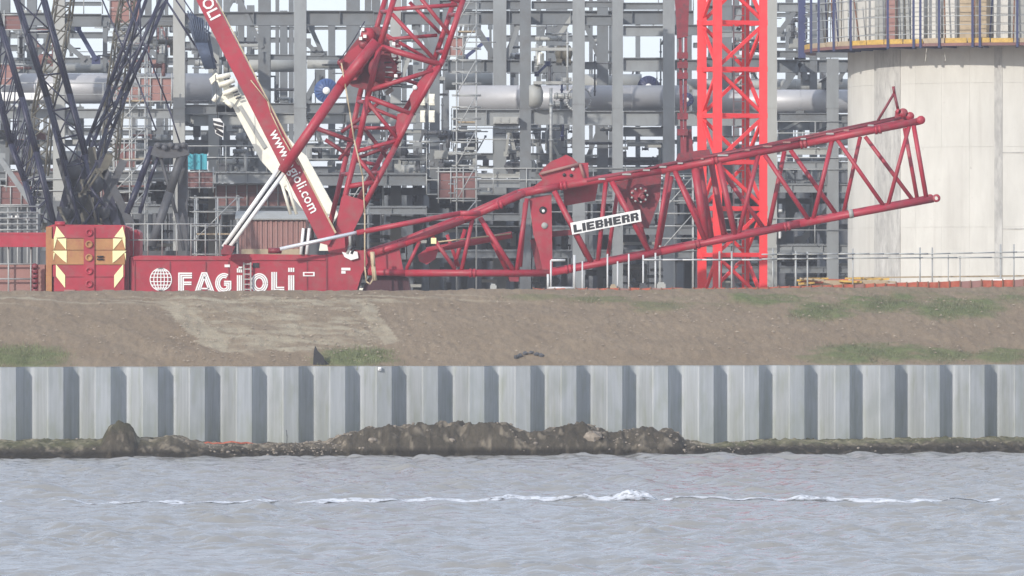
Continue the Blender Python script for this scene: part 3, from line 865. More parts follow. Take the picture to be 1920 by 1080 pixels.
for r, x0, y0, x1, y1, w, Y, mt in [
    (A, 144, 50, 180, 112, 9, YM, 'navy2'), (A, 122, 80, 160, 113, 10, YF, 'galv2'), (A, 95, 72, 20, 160, 10, YM, 'galv2'), (A, 0, 297, 66, 392, 11, YF - 6, 'galv'), (A, 347, 60, 395, 20, 8, YM, 'galv2'),
    (A, 20, 48, 90, 118, 9, YB, 'galv2'), (A, 240, 50, 300, 112, 10, YB, 'galv2'), (A, 447, 190, 480, 262, 11, YM, 'galv2'), (A, 385, 262, 425, 200, 9, YM, 'galv2'), (A, 120, 236, 190, 320, 10, YM, 'galv2'),
    (B_, 437, 0, 415, 40, 6, YF, 'galv2'), (B_, 450, 0, 492, 90, 8, YF, 'galv2'), (B_, 582, 50, 606, 104, 9, YM, 'galv2'), (B_, 590, 96, 575, 80, 9, YM, 'galv2'), (B_, 575, 185, 600, 140, 11, YM, 'galv2'),
    (B_, 465, 236, 430, 320, 10, YM, 'galv2'), (B_, 590, 236, 610, 290, 10, YM, 'galv2'), (B_, 780, 48, 812, 100, 9, YM, 'galv2'), (B_, 700, 112, 730, 190, 9, YB, 'galv2'), (B_, 766, 110, 740, 188, 8, YM, 'galv3'),
    (C_, 890, 48, 926, 105, 13, YM, 'galv2'), (C_, 872, 108, 912, 76, 7, YB, 'navy2'), (C_, 949, 112, 972, 48, 9, YM, 'galv'), (C_, 1046, 70, 1074, 30, 9, YM, 'galv3'), (C_, 1098, 46, 1126, 116, 9, YM, 'galv2'),
    (C_, 1020, 48, 1008, 112, 8, YB, 'galv2'), (C_, 878, 20, 866, 110, 8, YM, 'galv2'), (C_, 1000, 236, 1020, 300, 9, YM, 'galv2'), (C_, 1060, 236, 1040, 320, 9, YM, 'galv2'), (C_, 1100, 300, 1124, 240, 9, YM, 'galv2'),
    (C_, 1180, 380, 1240, 300, 10, YM, 'galv2'), (C_, 1270, 330, 1240, 425, 10, YM, 'galv2'), (C_, 955, 240, 973, 320, 7, YM, 'galv3'), (C_, 1050, 385, 1015, 470, 9, YM, 'galv2'), (C_, 940, 420, 880, 500, 9, YM, 'galv2'),
    (D_, 1350, 108, 1390, 20, 12, YM, 'galv'), (D_, 1400, 205, 1365, 140, 14, YM, 'galv2'), (D_, 1370, 208, 1385, 150, 8, YM, 'galv3'), (D_, 1460, 180, 1500, 118, 12, YM, 'galv2'), (D_, 1500, 118, 1512, 150, 12, YM, 'galv2'),
    (D_, 1462, 60, 1490, 22, 10, YM, 'galv2'), (D_, 1572, 150, 1590, 120, 9, YM, 'galv2'), (D_, 1500, 455, 1560, 385, 13, YM, 'galv3'), (D_, 1490, 390, 1465, 455, 9, YM, 'galv2'), (D_, 1525, 412, 1553, 458, 11, YM, 'galv2'),
    (D_, 1320, 470, 1430, 365, 10, YM, 'galv2'), (D_, 1465, 246, 1500, 226, 6, YM, 'galv3')]:
    brace(r, x0, y0, x1, y1, w, Y, mt)
for r, px, pys in [(A, -60, (36, 214, 330)), (A, 111, (36, 214, 330)), (A, 336, (36, 214, 330, 392)), (B_, 563, (36, 202, 336, 395)), (C_, 985, (18, 220, 340, 405)), (C_, 1158, (18, 220, 373, 432)),
                   (C_, 1254, (58, 220, 373, 432)), (D_, 1446, (64, 224, 353, 466)), (D_, 1561, (150, 224, 353, 466))]:
    depth_beams(r, px, pys, YF, YM)
    depth_beams(r, px, pys[1:], YM, YB)
# decks
for r, x0, x1, py, Ya, Yb_ in [(A, -70, 330, 322, YF, YB), (A, 347, 500, 322, YF, YB), (B_, 405, 800, 325, YF, YB), (C_, 800, 1300, 364, YF, YB), (D_, 1312, 1640, 344, YF, YB),
                           (A, -70, 330, 384, YF, YB), (B_, 405, 800, 387, YF, YB), (C_, 800, 1300, 424, YF, YB), (D_, 1312, 1640, 458, YF, YB), (C_, 800, 1300, 469, YF, YB)]:
    a, c = P(x0, py, Ya), P(x1, py, Ya)
    MB().box(a.x, c.x, Ya + .4, Yb_, a.z - .03, a.z + .03).build('deck', M['galv2'], r)

# handrails on the decks
def handrail_part(root, px0, px1, py_base, Y, h=1.1, mat='scaf', name='handrail', r=.026, step=1.4):
    a, c = P(px0, py_base, Y), P(px1, py_base, Y)
    b = MB()
    n = max(2, int((c.x - a.x) / step))
    for i in range(n + 1):
        x = a.x + (c.x - a.x) * i / n
        b.tube((x, Y, a.z), (x, Y, a.z + h), r, 6)
    for k in (1.0, .55):
        b.tube((a.x, Y, a.z + h * k), (c.x, Y, a.z + h * k), r, 6)
    return b.build(name, M[mat], root)
for r, x0, x1, py, Y in [(A, -70, 325, 384, YF - .3), (A, 347, 500, 322, YF - .3), (A, -60, 320, 204, YF - .3), (B_, 575, 800, 325, YF - .3), (C_, 800, 1300, 364, YF - .3), (D_, 1457, 1640, 344, YF - .3),
                     (C_, 996, 1240, 424, YF - .3), (D_, 1312, 1600, 458, YF - .3), (D_, 1457, 1600, 276, YF - .3), (C_, 1169, 1243, 208, YM), (A, 120, 325, 262, YM - .3), (B_, 575, 800, 290, YM - .3), (C_, 850, 1074, 287, YM - .3),
                     (A, 122, 192, 26, YF), (C_, 1169, 1300, 20, YM)]:
    handrail_part(r, x0, x1, py, Y)

BACK = 316.0
for r, lst_ in ((A, [-20, 40, 85, 250, 278, 312, 368]), (B_, [412, 452, 520, 546, 690, 724, 758]), (C_, [800, 836, 960, 1010, 1048, 1108, 1146, 1275]), (D_, [1332, 1380, 1412, 1500, 1543])):
    for k_, px in enumerate(lst_):
        hcol(r, px, [9, 12, 7][k_ % 3], BACK, -50, 'galv2')
for r, x0, x1, y0, y1 in [(A, 200, 330, 68, 78), (A, 347, 420, 78, 90), (A, -60, 110, 84, 96), (B_, 400, 552, 70, 80), (B_, 690, 840, 64, 76), (C_, 940, 1140, 66, 78), (A, -60, 420, 244, 254), (A, -60, 420, 292, 302), (B_, 405, 800, 246, 254),
                          (B_, 600, 800, 270, 280), (B_, 405, 800, 312, 324), (C_, 800, 890, 244, 256), (C_, 925, 1300, 262, 270), (C_, 925, 1300, 312, 326), (C_, 800, 890, 318, 330), (D_, 1300, 1600, 80, 90), (D_, 1300, 1600, 256, 266), (D_, 1300, 1435, 326, 338)]:
    hbeam(r, x0, x1, y0, y1, BACK, 'galv2')
# equipment inside the racks
def vessel(root, px0, px1, pyc, rad_px, Y, mat, name='vessel'):
    a, c = P(px0, pyc, Y), P(px1, pyc, Y)
    r = U(rad_px, Y); L_ = c.x - a.x
    pr = [(0, .001), (.06 * L_, r * .55), (.1 * L_, r * .82), (.16 * L_, r)]
    pr = pr + [(.3 * L_, r), (.3 * L_, r * 1.04), (.33 * L_, r * 1.04), (.33 * L_, r), (.66 * L_, r), (.66 * L_, r * 1.04), (.69 * L_, r * 1.04), (.69 * L_, r)]
    pr += [(L_ - t, q) for t, q in pr[3::-1]]
    b = MB().lathe(a, (1, 0, 0), pr, 20)
    for f_ in (.25, .75):
        b.box(a.x + L_ * f_ - .12, a.x + L_ * f_ + .12, Y - r * .7, Y + r * .7, a.z - r * 1.5, a.z - r * .7)
    return b.build(name, M[mat], root)
def cabinet(root, px0, px1, py0, py1, Y, mat, name='cabinet'):
    b = MB().pbox(px0, px1, py0, py1, Y, .8)
    w, h = (px1 - px0), (py1 - py0)
    n = max(1, int(w / 14))
    for i in range(n):
        x0 = px0 + w * (i + .1) / n; x1 = px0 + w * (i + .9) / n
        b.pbox(x0, x1, py0 + h * .12, py1 - h * .12, Y - .03, .028)
        b.pbox(x1 - w / n * .14, x1 - w / n * .08, py0 + h * .45, py0 + h * .6, Y - .06, .03)
    return b.build(name, M[mat], root)
def piperun(root, px0, px1, py, w, Y, mat, name='pipe', drop=None):
    r = U(w, Y) / 2
    a, c = P(px0, py, Y), P(px1, py, Y)
    b = MB().tube(a, c, r, 12)
    for f_ in (.12, .5, .86):
        x = a.x + (c.x - a.x) * f_
        b.tube((x, Y, a.z), (x + .07, Y, a.z), r * 1.25, 12)
    if drop:
        b.tube(c, P(px1, drop, Y), r, 12)
        b.lathe(c - Vector((0, 0, r * 1.0)), (0, 0, 1), [(0, r), (r, r * 1.15), (2 * r, r * .9), (2.2 * r, .001)], 12)
    return b.build(name, M[mat], root)
def riser(root, px, py0, py1, w, Y, mat, name='riser'):
    r = U(w, Y) / 2
    b = MB().tube(P(px, py0, Y), P(px, py1, Y), r, 8)
    for f_ in (.2, .6, .9):
        p = P(px, py0 + (py1 - py0) * f_, Y)
        b.tube(p, p + Vector((0, 0, .06)), r * 1.7, 8)
    return b.build(name, M[mat], root)
def valve(root, px, py, s, Y, mat, name='valve'):
    p = P(px, py, Y); r = U(s, Y)
    b = MB().lathe(p - Vector((r, 0, 0)), (1, 0, 0), [(0, .001), (0, r * .55), (.15 * r, r * .55), (.3 * r, r * .3), (r, r * .45), (1.7 * r, r * .3), (1.85 * r, r * .55), (2 * r, r * .55), (2 * r, .001)], 12)
    b.tube(p, p + Vector((0, 0, r * 1.4)), r * .13, 6)
    for i in range(8):
        t0, t1 = i * math.pi / 4, (i + 1) * math.pi / 4
        b.tube(p + Vector((math.cos(t0) * r * .6, math.sin(t0) * r * .6, r * 1.4)), p + Vector((math.cos(t1) * r * .6, math.sin(t1) * r * .6, r * 1.4)), r * .08, 5)
    return b.build(name, M[mat], root)
def tray(root, px0, px1, py, Y, mat='galv3', name='cable_tray'):
    a, c = P(px0, py, Y), P(px1, py, Y)
    b = MB().box(a.x, c.x, Y, Y + .5, a.z, a.z + .02).box(a.x, c.x, Y, Y + .02, a.z + .021, a.z + .13).box(a.x, c.x, Y + .48, Y + .5, a.z + .021, a.z + .13)
    for k in range(4):
        b.tube((a.x + .05, Y + .08 + k * .11, a.z + .06), (c.x - .05, Y + .08 + k * .11, a.z + .06), .035, 5)
    return b.build(name, M[mat], root)

# random filling of the lower tiers, dense near the ground
rnd = random.Random(21)
def fill(root, x0, x1, y0, y1, n, Ys, pal, small=False):
    for k in range(n):
        t = rnd.random()
        x = rnd.uniform(x0, x1 - 8); y = rnd.uniform(y0, y1)
        Y = rnd.uniform(*Ys)
        m_ = rnd.choice(pal)
        if t < .26:
            piperun(root, x, min(x1, x + rnd.uniform(20, 90)), y, rnd.choice([3, 4, 5, 8, 11]), Y, m_, 'pipe', rnd.choice([None, None, min(y1 + 20, y + rnd.uniform(15, 60))]))
        elif t < .44:
            riser(root, x, y, min(545, y + rnd.uniform(20, 90)), rnd.choice([2, 3, 3, 4, 6]), Y, m_)
        elif t < .62:
            w, h = rnd.uniform(8, 26), rnd.uniform(8, 24)
            cabinet(root, x, min(x1, x + w), y, y + h, Y, m_)
        elif t < .76:
            valve(root, x, y, rnd.uniform(4, 7), Y, m_)
        elif t < .86:
            tray(root, x, min(x1, x + rnd.uniform(20, 70)), y, Y)
        elif t < .93 and not small:
            vessel(root, x, min(x1, x + rnd.uniform(28, 60)), y + 10, rnd.uniform(8, 13), Y, m_)
        else:
            brace(root, x, y, x + rnd.uniform(-25, 25), y + rnd.uniform(18, 45), 5, Y, m_, 'strut')
GREYS = ['galv', 'galv2', 'dim', 'galv3', 'galv2', 'dim', 'scaf']
WARM = GREYS + ['duct', 'salmon', 'olive']
fill(A, -60, 330, 345, 540, 90, (YF + 1, YB), WARM)
fill(A, -60, 330, 240, 320, 44, (YF + 1, YB), WARM)
fill(A, -60, 110, 20, 210, 40, (YF + 1, YB), WARM)
fill(A, 200, 330, 40, 130, 30, (YF + 1, YB), WARM, True)
fill(A, 345, 480, 230, 320, 30, (YF + 1, YB), GREYS)
fill(A, -60, 110, 210, 340, 40, (YF + 1, YB), WARM)
fill(A, 345, 410, 40, 130, 12, (YM, YB), GREYS, True)
fill(B_, 415, 500, 50, 110, 12, (YM, YB), GREYS, True)
fill(B_, 415, 560, 125, 190, 12, (YM, YB), GREYS, True)
fill(C_, 1096, 1150, 40, 140, 8, (YM, YB), GREYS, True)
fill(C_, 840, 975, 236, 330, 14, (YM, YB), GREYS, True)
fill(A, 345, 480, 345, 540, 34, (YF + 1, YB), WARM)
fill(B_, 480, 800, 345, 540, 70, (YF + 1, YB), WARM)
fill(B_, 480, 600, 236, 288, 12, (YF + 1, YB), GREYS)
fill(B_, 620, 840, 236, 325, 45, (YF + 1, YB), GREYS)
fill(B_, 700, 840, 60, 190, 34, (YM, YB), GREYS, True)
fill(C_, 800, 890, 236, 330, 22, (YF + 1, YB), GREYS)
fill(C_, 925, 1240, 240, 330, 40, (YF + 1, YB), GREYS)
fill(C_, 800, 1310, 345, 540, 120, (YF + 1, YB), GREYS)
fill(C_, 1000, 1072, 60, 200, 26, (YF + 1, YM), GREYS + ['navy2', 'scaf'], True)
fill(C_, 950, 985, 60, 200, 8, (YM, YB), GREYS, True)
fill(D_, 1310, 1440, 20, 205, 26, (YM, YB), GREYS, True)
fill(D_, 1310, 1440, 240, 540, 45, (YF + 1, YB), GREYS)
fill(D_, 1457, 1600, 240, 345, 26, (YM, YB), GREYS, True)
fill(D_, 1457, 1600, 475, 540, 26, (YF + 1, YB), GREYS)
fill(D_, 1470, 1510, 25, 100, 14, (YM, YB), GREYS, True)

cabinet(A, -12, 38, 173, 189, YF - 2, 'white', 'light_panel')
cabinet(A, 42, 80, 174, 187, YF - 2, 'white', 'light_panel')
for r, x0, x1, y0, y1, n in [(A, -60, 420, 20, 340, 46), (B_, 415, 840, 20, 340, 46), (C_, 845, 1300, 10, 340, 50), (D_, 1310, 1600, 10, 340, 26)]:
    for k in range(n):
        x, y = rnd.uniform(x0, x1 - 10), rnd.uniform(y0, y1)
        if k % 3 == 0: piperun(r, x, min(x1, x + rnd.uniform(30, 110)), y, rnd.choice([1.6, 2.2, 3]), rnd.uniform(YF, YB), rnd.choice(['galv2', 'dim', 'scaf']), 'conduit')
        elif k % 3 == 1: riser(r, x, y, y + rnd.uniform(40, 150), rnd.choice([1.6, 2.2, 3]), rnd.uniform(YF, YB), rnd.choice(['galv2', 'dim', 'galv']), 'conduit')
        else: brace(r, x, y, x + rnd.uniform(-30, 30), y + rnd.uniform(25, 70), rnd.choice([2.5, 4, 5]), rnd.uniform(YM, BACK), rnd.choice(['galv2', 'dim']), 'strut')
# specific equipment
for px0, px1, py0, py1 in [(788, 797, 176, 197), (804, 815, 176, 197), (788, 797, 207, 229), (804, 815, 207, 229)]:
    cabinet(B_, px0, px1, py0, py1, YF - 1, 'cream', 'junction_box')
cabinet(C_, 925, 972, 219, 232, YF - .8, 'galv3', 'panel')
cabinet(C_, 1508 - 500, 1020, 100, 122, YF - .6, 'cream', 'junction_box')
cabinet(C_, 1010, 1017, 98, 120, YF - 1.2, 'cream', 'junction_box')
cabinet(C_, 1009, 1013, 100, 120, YF - 1.4, 'white', 'junction_box')
riser(C_, 1033, 165, 330, 6, YF - 1, 'scaf')
riser(C_, 1064, 60, 170, 4, YF - 1, 'scaf')
tray(C_, 996, 1075, 95, YF - 1)
tray(C_, 1000, 1075, 158, YF - 1)
vessel(C_, 1040, 1074, 100, 15, YF + 1, 'olive')
# vertical round vessel ends seen at 1020..1075
MB().lathe(P(992, 180, YF - .5), (1, 0, 0), [(0, .001), (0, .45), (.25, .52), (.5, .45), (.6, .2), (.6, .001)], 20).build('flange', M['galv3'], C_)

# ---------------------------------------------------------------- large pipes
def bigpipe(px0, px1, pyc, w, Y, label, mat='pipe', bands=True):
    r = U(w, Y) / 2
    a, c = P(px0, pyc, Y), P(px1, pyc, Y)
    root = thing("large_pipe", (a.x, Y, a.z), label, "pipe", "large horizontal pipes")
    L_ = c.x - a.x
    MB().lathe(a, (1, 0, 0), [(0, r * .93), (0, r), (L_, r), (L_, r * .93), (L_ - .02, .001)], 40).build('pipe_shell', M[mat], root)
    n = int(L_ / 2.6)
    for i in range(1, n + 1):
        x = L_ * i / (n + 1)
        MB().lathe(a + Vector((x, 0, 0)), (1, 0, 0), [(0, r * 1.001), (.0, r * 1.006), (.045, r * 1.006), (.045, r * 1.001)], 40).build('cladding_band', M[mat], root)
    for i in range(max(1, int(L_ / 5))):
        x = L_ * (i + .5) / max(1, int(L_ / 5))
        b = MB().box(a.x + x - .18, a.x + x + .18, Y - r * .6, Y + r * .6, a.z - r * 1.14, a.z - r * .72)
        b.build('saddle', M['galv2'], root)
    return root
bigpipe(-70, 398, 166, 57, YF + 4, 'large silver clad pipe crossing behind the dark lattice booms at the left')
bigpipe(-70, 205, 128, 18, YM + 5, 'slimmer pale pipe above the large silver pipe at the left', 'galv3')
bigpipe(860, 1292, 184, 48, YF + 4, 'large silver clad pipe running through the middle pipe rack')
bigpipe(835, 924, 152, 34, YM + 6, 'short domed grey pipe end above the middle silver pipe', 'galv3')
bigpipe(1092, 1203, 156, 34, YM + 4, 'cut off grey pipe left of the blue disc in the middle rack', 'galv3')
bigpipe(1298, 1700, 190, 44, YF + 4, 'large silver clad pipe running behind the tower crane to the silo')
bigpipe(1282, 1700, 160, 24, YM + 5, 'slimmer grey pipe above the large silver pipe beside the silo', 'galv3')
bigpipe(576, 656, 120, 18, YM + 5, 'pale pipe stub behind the winch of the red boom', 'galv3')
bigpipe(420, 560, 122, 26, YM + 8, 'pale pipe section between two columns right of the long red mast', 'galv3')
bigpipe(-70, 330, 296, 26, YM + 5, 'grey process pipe below the silver pipe at the left', 'galv2')
bigpipe(1460, 1590, 265, 16, YM + 6, 'grey pipe just above the lifted boom end beside the silo', 'galv3')

def disc(px, py, rpx, Y, label, mat='blue', ribs=18, hole=True):
    p = P(px, py, Y); r = U(rpx, Y)
    root = thing("pipe_cover", (p.x, p.y, p.z), label, "pipe cover")
    MB().lathe(p, (0, -1, 0), [(-.15, .001), (-.15, r), (.0, r), (0, r * .2), (0, .001)], 36).build('plate', M[mat], root)
    for i in range(ribs):
        t = 2 * math.pi * i / ribs
        q = p + Vector((math.cos(t) * r * .92, -.03, math.sin(t) * r * .92))
        MB().bar(p + Vector((math.cos(t) * r * .3, -.03, math.sin(t) * r * .3)), q, .03, .06, (0, 1, 0)).build('rib', M[mat], root)
    MB().lathe(p + Vector((0, -.01, 0)), (0, -1, 0), [(0, r * .3), (.08, r * .3), (.08, .001)], 20).build('hub', M['white'], root)
disc(612, 170, 23, YF - 2, "round blue ribbed cover with a white centre beside the thick red strut")
disc(1216, 163, 21, YM + 2, "round dark blue cover on the end of the grey pipe in the middle rack", 'navy2')
disc(1288, 187, 13, YF - 1, "small dark blue cover on a pipe end beside the tower crane", 'navy2', 10)
def ring(px, py, rpx, Y):
    p = P(px, py, Y); r = U(rpx, Y); b = MB(); n = 32
    for i in range(n):
        t0, t1 = 2 * math.pi * i / n, 2 * math.pi * (i + 1) / n
        b.tube(p + Vector((math.cos(t0) * r, 0, math.sin(t0) * r)), p + Vector((math.cos(t1) * r, 0, math.sin(t1) * r)), .045, 6)
    return b
solo(ring(1085, 186, 23, YF - 5), "pipe_clamp_ring", M['scaf'], "white ring clamp around the large pipe at the tall front column", "pipe clamp")

# ---------------------------------------------------------------- back buildings behind the racks
def back_building(px0, px1, py_top, Y, label, mat, wins):
    a, c = P(px0, py_top, Y), P(px1, py_top, Y)
    root = thing("process_building", ((a.x + c.x) / 2, Y, PLAT), label, "process building", "plant buildings behind the pipe racks")
    MB().box(a.x, c.x, Y, Y + 14, PLAT, a.z).build('wall', M[mat], root)
    MB().box(a.x - .2, c.x + .2, Y - .3, Y + 14.2, a.z + .003, a.z + .25).build('roof', M['galv2'], root)
    n = int((c.x - a.x) / 0.9)
    for i in range(n):
        x = a.x + (c.x - a.x) * (i + .5) / n
        MB().box(x - .06, x + .06, Y - .09, Y - .003, PLAT, a.z - .05).build('cladding_rib', M[mat], root)
    for wx, wy, ww, wh in wins:
        f = MB()
        f.pbox(wx, wx + ww, wy, wy + wh, Y - .12, .03)
        fr = f.build('window', M['galv3'], root)
        MB().pbox(wx + 1.5, wx + ww - 1.5, wy + 1.5, wy + wh - 1.5, Y - .15, .02).build('pane', M['white'], fr)
back_building(-90, 370, 352, 318, 'dark grey clad process building behind the left pipe rack', 'clad', [(20, 360, 14, 10), (60, 372, 12, 8), (150, 365, 14, 12)])
back_building(380, 800, 362, 320, 'grey clad process building low behind the crossed red masts', 'clad', [(640, 372, 12, 10), (700, 380, 14, 10)])
back_building(806, 1300, 345, 322, 'grey process building behind the middle pipe rack and the lying boom', 'clad', [(1030, 380, 12, 10), (1130, 350, 14, 10)])
back_building(1306, 1720, 316, 319, 'grey process building behind the rack beside the silo', 'clad', [(1459, 376, 8, 22), (1459, 430, 6, 20), (1497, 320, 13, 9), (1536, 322, 12, 10)])

# ---------------------------------------------------------------- scaffold towers
def scaffold(px0, px1, py0, py1, Y, label, step=21, depth=1.6, mat='scaf', nu=2, boards=None):
    a, c = P(px0, py1, Y), P(px1, py0, Y)
    root = thing("scaffold_tower", ((a.x + c.x) / 2, Y, a.z), label, "scaffold", "scaffold towers in front of the racks")
    r = .024
    for k in range(nu):
        x = a.x + (c.x - a.x) * k / (nu - 1)
        for yy in (Y, Y + depth):
            MB().tube((x, yy, PLAT), (x, yy, c.z), r * 1.2, 8).build('upright', M[mat], root)
    n = int((py1 - py0) / step)
    for i in range(n + 1):
        z = c.z - (c.z - a.z) * i / n
        for yy in (Y - .06, Y + depth + .06):
            MB().tube((a.x - .2, yy, z), (c.x + .2, yy, z), r, 6).build('ledger', M[mat], root)
        for x in (a.x, c.x):
            MB().tube((x, Y, z + .07), (x, Y + depth, z + .07), r, 6).build('transom', M[mat], root)
    for i in range(0, n, 3):
        z0, z1 = c.z - (c.z - a.z) * i / n, c.z - (c.z - a.z) * min(n, i + 3) / n
        MB().tube((c.x, Y - .12, z0), (a.x, Y - .12, z1), r, 6).build('diagonal', M[mat], root)
    for i, (py, m_) in enumerate(boards or []):
        z = P(0, py, Y).z
        MB().box(a.x + .05, c.x - .05, Y + .08, Y + depth - .1, z, z + .06).build('platform', M[m_], root)
    return root
scaffold(856, 893, -20, 420, YF - 8, 'slender zinc scaffold tower rising left of the middle silver pipe', 21, 1.4, boards=[(60, 'timber'), (230, 'timber'), (332, 'duct')])
scaffold(214, 272, 60, 420, YF - 8, 'zinc scaffold tower with salmon boards behind the dark crane booms', 20, 1.6, nu=3, boards=[(190, 'timber'), (300, 'timber'), (350, 'duct')])
scaffold(365, 445, 370, 530, YF - 14, 'low scaffold bay behind the red crane body, left of the silver rods', 26, 1.6, nu=3, boards=[(440, 'timber')])
scaffold(1238, 1300, 330, 470, YF - 8, 'scaffold bay behind the lying boom left of the tower crane', 22, 1.2)
scaffold(655, 690, 270, 420, YF - 8, 'narrow scaffold tower behind the foot of the steep red boom', 18, 1.2)

def screen(px0, px1, py0, py1, Y, mat, label, name="sheeted_screen", rows=3):
    a, c = P(px0, py1, Y), P(px1, py0, Y)
    root = thing(name, ((a.x + c.x) / 2, Y, a.z), label, "sheeting", "coloured sheets and screens on the racks")
    n = max(1, int((px1 - px0) / 18))
    for i in range(n):
        for j in range(rows):
            x0, x1 = a.x + (c.x - a.x) * i / n, a.x + (c.x - a.x) * (i + 1) / n
            z0, z1 = a.z + (c.z - a.z) * j / rows, a.z + (c.z - a.z) * (j + 1) / rows
            MB().box(x0 + .01, x1 - .01, Y + rnd.uniform(0, .05), Y + .09, z0 + .01, z1 - .01).build('panel', M[mat], root)
    fb = MB()
    for i in range(n + 1):
        x = a.x + (c.x - a.x) * i / n
        fb.tube((x, Y - .05, a.z - .2), (x, Y - .05, c.z + .2), .03, 6)
    for z in (a.z, c.z): fb.tube((a.x - .1, Y - .05, z), (c.x + .1, Y - .05, z), .03, 6)
    fb.build('frame', M['scaf'], root)
screen(262, 322, 146, 190, YF - 2, 'salmon', 'salmon sheeting hung in front of the silver pipe between the dark pendants')
screen(208, 260, 158, 188, YF - 1, 'salmon', 'low salmon sheeting on the scaffold left of the crossing dark boom')
screen(206, 262, 0, 44, YF + 1, 'salmon', 'salmon sheeting at the very top behind the dark crane')
screen(212, 254, 268, 315, YF - 2, 'duct', 'brownish red sheeting on the scaffold above the counterweight')
screen(8, 40, 28, 56, YF - 2, 'duct', 'brown sheet between the dark lattice chords at upper left')
screen(0, 24, 120, 160, YF - 2, 'salmon', 'reddish sheet at the left edge over the silver pipe')
screen(348, 400, 322, 352, YF - 3, 'duct', 'red brown sheets under the turquoise tarpaulin')
screen(822, 892, 322, 372, YF - 5, 'duct', 'dark red sheeting at the foot of the slender scaffold tower')
screen(845, 852, 345, 362, YF - 9, 'net', 'small orange red sheet on the slender scaffold tower', rows=1)
screen(168, 212, 336, 372, YF - 4, 'salmon', 'rounded red sheet above the left counterweight', rows=2)
screen(405, 560, 346, 392, YF + 1, 'duct', 'long band of brownish red panels behind the silver rods')
screen(12, 45, 320, 350, YF - 3, 'duct', 'pinkish brown sheet low behind the dark lattice chords')
screen(0, 60, 348, 384, YF - 1, 'duct', 'dull red sheet above the grey mesh cage at the left edge')
screen(842, 868, 70, 105, YF - 1, 'salmon', 'faded salmon sheet high on the slender scaffold', rows=2)

# turquoise tarpaulin
b = MB()
for i in range(6):
    b.pbox(352 + i * 6, 358 + i * 6 - .3, 288 + (i % 2), 318, YF - 5 - .12 * (i % 2), .3)
solo(b, "tarpaulin", M['teal'], "bright turquoise tarpaulin hung left of the grey column behind the mast", "tarpaulin")

# salmon corrugated site shed with grey roof
sx0, sx1, sY = 448, 573, 262.0
a, c = P(sx0, 545, sY), P(sx1, 412, sY)
root = thing("site_shed", ((a.x + c.x) / 2, sY, PLAT), "salmon corrugated shed with a pale grey roof behind the red crane body", "shed")
n = 26
for i in range(n):
    x = a.x + (c.x - a.x) * i / n
    w = (c.x - a.x) / n
    MB().box(x + .004, x + w - .004, sY + (.05 if i % 2 else 0), sY + .12, PLAT, c.z).build('panel', M['salmon'], root)
MB().box(a.x, c.x, sY + .125, sY + 4, PLAT, c.z).build('wall', M['salmon'], root)
rb = MB()
for i in range(6):
    t0, t1 = i / 6, (i + 1) / 6
    z0, z1 = c.z + .32 * math.sin(t0 * math.pi / 2), c.z + .32 * math.sin(t1 * math.pi / 2)
    y0, y1 = sY - .15 + t0 * 1.5, sY - .15 + t1 * 1.5
    rb.bar(((a.x + c.x) / 2, y0, z0 + .02), ((a.x + c.x) / 2, y1 + .02, z1 + .02), c.x - a.x + .3, .05)
rb.box(a.x - .15, c.x + .15, sY + 1.35, sY + 4, c.z + .30, c.z + .36)
rb.build('roof', M['galv3'], root)
MB().box(a.x + .1, c.x - .1, sY - .06, sY - .003, P(0, 478, sY).z, P(0, 467, sY).z).build('sill', M['timber'], root)

# ================================================================== CONCRETE SILO with climbing platform
TX, TY, TR, PR = (1905 - 960) * 270 / F, 270.0, U(315, 270), U(398, 270)
m, nt, b = new_mat('pale_silo_concrete')
N, L = nt.nodes, nt.links
tc = N.new("ShaderNodeTexCoord")
def nz_(scale, st, det=7):
    mp = N.new("ShaderNodeMapping"); mp.inputs['Scale'].default_value = st
    L.new(tc.outputs['Object'], mp.inputs[0])
    n_ = N.new("ShaderNodeTexNoise"); n_.inputs['Scale'].default_value = scale; n_.inputs['Detail'].default_value = det; n_.inputs['Roughness'].default_value = .65
    L.new(mp.outputs[0], n_.inputs[0]); return n_.outputs[0]
def rp_(i, p0, p1, c0, c1):
    r = N.new("ShaderNodeValToRGB"); e = r.color_ramp.elements
    e[0].position, e[1].position, e[0].color, e[1].color = p0, p1, tuple(c0) + (1,), tuple(c1) + (1,)
    L.new(i, r.inputs[0]); return r.outputs[0]
c0 = rp_(nz_(.5, (1, 1, .35)), .35, .7, (.52, .505, .46), (.66, .645, .59))
mx = N.new("ShaderNodeMixRGB"); mx.inputs[2].default_value = (.42, .40, .36, 1)
L.new(rp_(nz_(1.4, (2.2, 2.2, .12)), .54, .72, (0, 0, 0), (.45, .45, .45)), mx.inputs[0]); L.new(c0, mx.inputs[1])
mx2 = N.new("ShaderNodeMixRGB"); mx2.inputs[2].default_value = (.30, .28, .25, 1)
L.new(rp_(nz_(5, (1, 1, 1), 3), .70, .78, (0, 0, 0), (.5, .5, .5)), mx2.inputs[0]); L.new(mx.outputs[0], mx2.inputs[1])
L.new(mx2.outputs[0], b.inputs['Base Color']); b.inputs['Roughness'].default_value = .9
M['concrete'] = m
M['stain'] = surf('damp_grey_concrete_strip', (0.44, 0.43, 0.40), 0.85, 0.25, 2.2, dirt=(0.27, 0.26, 0.25), dirt_amt=.8, stretch=(1, 1, .25))
silo = thing("concrete_silo", (TX, TY, PLAT), "huge round pale concrete silo under construction at the right edge", "silo")
zt = 14.8
